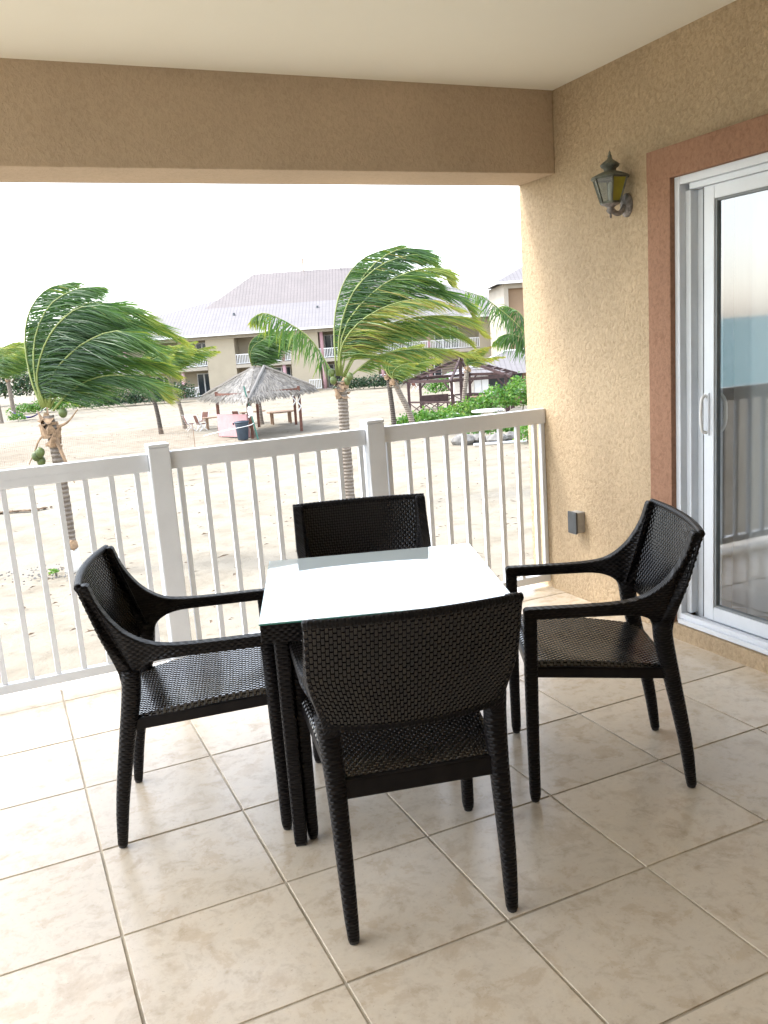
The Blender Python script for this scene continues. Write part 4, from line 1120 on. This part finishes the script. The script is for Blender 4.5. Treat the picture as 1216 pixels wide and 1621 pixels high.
for fi, (A, Bq, C1, C0) in enumerate(faces):
    nr = (Bq - A).cross(C0 - A).normalized()
    if nr.z < 0: nr = -nr
    for k in range(2300):
        v = rr.random() ** 1.15; s = rr.random()
        p0 = A.lerp(Bq, s); p1 = C0.lerp(C1, s)
        p = p0.lerp(p1, v)
        dn = (p0 - p1).normalized()
        L = rr.uniform(.35, .8); w = rr.uniform(.018, .05)
        sd_ = dn.cross(nr).normalized()
        dn2 = (dn + sd_ * rr.gauss(0, .16) + Vector((0, 0, -.12 - (0.5 if v < .05 else 0)))).normalized()
        b0 = p + nr * rr.uniform(.03, .11)
        q = b0 + dn2 * L + nr * rr.uniform(-.02, .03)
        if v < .06: q = b0 + dn2 * (L * .55)
        tt = min(1, max(0, rr.gauss(.42, .22)))
        k0 = len(th.v)
        th.v += [tuple(b0 - sd_ * w), tuple(b0 + sd_ * w), tuple(q + sd_ * w * .5), tuple(q - sd_ * w * .5)]
        th.f.append((k0, k0 + 1, k0 + 2, k0 + 3)); th.t += [tt] * 4
o = th.build('thatch', 'thatch', hut); o['kind'] = 'stuff'
for k in range(4):
    P = [RC[k].lerp(AP[0 if k in (0, 3) else 1], q / 6) + Vector((0, 0, .10 + .02 * math.sin(q * 2))) for q in range(7)]
    MB().tube(P, [.06, .08, .09, .09, .09, .09, .10], 6, True, 2.0, .85).build('hip_roll', 'thatch', hut)
for z in (2.05,):
    for a, b in ((0, 1), (1, 2), (2, 4), (0, 5)): MB().bar(Vector(HP[a]) + Vector((0, 0, z + .25)), Vector(HP[b]) + Vector((0, 0, z + .25)), .1, .12).build('beam', 'redwood', hut)
pk = yroot('counter_board', 'pink painted board under the front of the thatched hut', 'board', -7.75, 46.9)
pk.rotation_euler[2] += math.radians(-42)
B(-1.25, 1.25, -.06, .06, .05, 1.25).build('panel', 'pink', pk)
for x in (-1.1, 1.1): B(x - .05, x + .05, .065, .15, 0, 1.2).build('batten', 'redwood', pk)
bn = yroot('wheelie_bin', 'dark blue-grey rubbish bin in front of the pink board', 'bin', -7.05, 45.35)
m = MB().lathe([(.26, 0), (.28, .05), (.36, .82), (.37, .9)], 18); m.build('body', 'bin', bn, True)
MB().lathe([(.40, .885), (.41, .93), (.38, .97), (.1, 1.0)], 18).build('lid', 'bin', bn, True)
MB().tube([(-.42, 0, .80), (-.44, 0, .90)], .04, 6).build('handle', 'bin', bn)
gp = yroot('green_pole', 'thin green pole leaning against the front of the hut', 'pole', -6.25, 45.2)
MB().tube([(0, 0, -.05), (-.25, .1, 1.3), (-.50, .2, 2.75)], .04, 7).build('shaft', 'green', gp)
MB().blob((-.28, .05, 1.45), (.13, .1, .3), 4, 2, .25).build('tied_cloth', 'white', gp)
rp = MB()
rp.tube(spline([Y(-9.3, 46.5, .25), Y(-8.0, 45.2, .55), Y(-6.6, 45.0, .75), Y(-6.4, 45.5, .9)], 12), .018, 5)
tag(rp.build('rope', 'white'), 'white rope sagging past the rubbish bin to the hut post', 'rope')
def picnic(label, u, d, round_=False):
    t = yroot('picnic_table', label, 'table', u, d, 0, .3, 'timber tables by the hut')
    if round_:
        MB().lathe([(.85, .70), (.85, .77)], 12).build('top', 'wood', t)
    else: B(-.8, .8, -.4, .4, .70, .76).build('top', 'wood', t)
    for x in (-.55, .55):
        for y in (-.28, .28): B(x - .05, x + .05, y - .05, y + .05, 0, .7).build('leg', 'wood', t)
picnic('round brown timber table under the right side of the hut', -5.9, 53.6, True)
picnic('brown timber table behind the pink board', -7.9, 55.5)
picnic('brown timber table beside the red-backed chairs left of the hut', -9.75, 53.0)
def beach_chair(label, u, d, rot):
    t = yroot('folding_chair', label, 'chair', u, d, 0, rot, 'white framed folding chairs by the hut')
    B(-.24, .24, -.22, .22, .42, .46).build('seat', 'redwood', t)
    m = MB().bar((0, .22, .50), (0, .36, .95), .46, .04, (0, 1, 0)); m.build('backrest', 'redwood', t)
    for x in (-.26, .26):
        MB().bar((x, -.25, 0), (x, .28, .62), .035, .035).build('leg', 'white', t)
        MB().bar((x, .30, 0), (x, -.2, .45), .035, .035).build('leg', 'white', t)
        MB().bar((x, .2, .46), (x, .38, 1.0), .035, .035).build('back_rod', 'white', t)
beach_chair('white folding chair with red-brown back, leftmost by the hut', -11.35, 53.0, 2.0)
beach_chair('white folding chair with red-brown back, second from the left by the hut', -10.55, 52.4, 2.2)
beach_chair('red-brown folding chair behind the timber table left of the hut', -10.9, 54.6, -.5)
beach_chair('red-brown folding chair behind the pink board', -8.5, 54.0, 2.6)
beach_chair('white folding chair with red-brown back under the left edge of the pergola', 3.6, 78, 2.4)

# ---- hammock, net, seaweed
hmk = yroot('hammock', 'blue cloth hammock slung at far left', 'hammock', -31.4, 76)
vs_, fs = [], []
for i in range(17):
    s = i / 16; x = s * 2.6; z = .75 - 0.62 * math.sin(PI * s) ** .9 + .05 * s; w = .05 + .38 * math.sin(PI * s)
    for k in range(5):
        y = (k / 4 - .5) * 2 * w; vs_.append((x, y, z + abs(k / 4 - .5) * .5 * math.sin(PI * s) * .5))
for i in range(16):
    for k in range(4): fs.append((i * 5 + k, i * 5 + k + 1, i * 5 + 6 + k, i * 5 + 5 + k))
MB().add(vs_, fs).build('cloth', 'bluefab', hmk, True)
MB().tube([(0, 0, .75), (-.35, .1, 1.0)], .02, 5).build('rope', 'white', hmk)
MB().tube([(2.6, 0, .8), (2.95, 0, 1.0)], .02, 5).build('rope', 'white', hmk)
MB().tube([(2.98, 0, -.1), (2.98, 0, 1.3)], .07, 8).build('end_post', 'wood', hmk)
net = MB()
for k in range(15): net.tube([Y(-19, 40.0, .05 + k * .075), Y(-9.2, 43.5, .05 + k * .075)], .0045, 3, False)
for k in range(120):
    f = k / 119; net.tube([Y(-19 + 9.8 * f, 40.0 + 3.5 * f, .05), Y(-19 + 9.8 * f, 40.0 + 3.5 * f, 1.1)], .0045, 3, False)
nt = yroot('beach_net', 'faint cord net stretched low across the sand left of the hut', 'net', -14, 42); 
no = net.build('cords', 'wood'); no['kind'] = 'stuff'; no.parent = nt; no.matrix_parent_inverse = (Matrix.Translation(nt.location) @ Matrix.Rotation(-YAW, 4, 'Z')).inverted()
for q in ((-19, 40.0), (-9.2, 43.5)): 
    v = Y(*q, 0); l = (Matrix.Translation(nt.location) @ Matrix.Rotation(-YAW, 4, 'Z')).inverted() @ v
    MB().tube([(l.x, l.y, -.1), (l.x, l.y, 1.15)], .02, 6).build('net_post', 'wood', nt)
sw = MB(); rr = random.Random(9)
for k in range(60):
    f = rr.random(); sw.blob((f * 1.9 - .95, .10 * math.sin(f * 7) + rr.gauss(0, .05), .03), (rr.uniform(.05, .14), .06, .03), k, 1, .3)
so = sw.build('seaweed_heap', 'debris'); so.location = Y(-11.6, 27.4); so.rotation_euler = (0, 0, -YAW + .3); tag(so, 'dark strand of dry seaweed on the sand at far left', None, None, 'stuff')
db = MB(); rr = random.Random(12)
for k in range(900):
    d = 14 + 60 * rr.random() ** 1.3; u = d * rr.uniform(-.50, .20)
    if u < -.8 * d - 30: continue
    a = rr.uniform(0, PI); L = rr.uniform(.02, .12) * (2.2 if rr.random() < .08 else 1)
    c = Y(u, d, gh(u, d) + .075); v = Vector((math.cos(a), math.sin(a), 0)) * L; w = Vector((-math.sin(a), math.cos(a), 0)) * rr.uniform(.008, .03)
    db.add([c - v, c - w, c + v * .8, c + w + Vector((0, 0, .02))], [(0, 1, 2, 3)])
tag(db.build('sand_litter', 'debris'), 'scattered dry leaves, twigs and seaweed scraps on the sand', None, None, 'stuff')
pb = MB(); rr = random.Random(14)
for k in range(150):
    a = rr.uniform(0, 6.28); q = rr.uniform(.2, 1.1); r = rr.uniform(.012, .034)
    c = Y(-6.92 - .35 + q * math.cos(a) * 1.2, 18.5 + q * math.sin(a) * .8, .06); pb.blob(tuple(c), (r, r, r * .7), k, 1, .25)
tag(pb.build('pebbles', 'rock'), 'grey pebbles ringing the foot of the left palm', None, None, 'stuff')
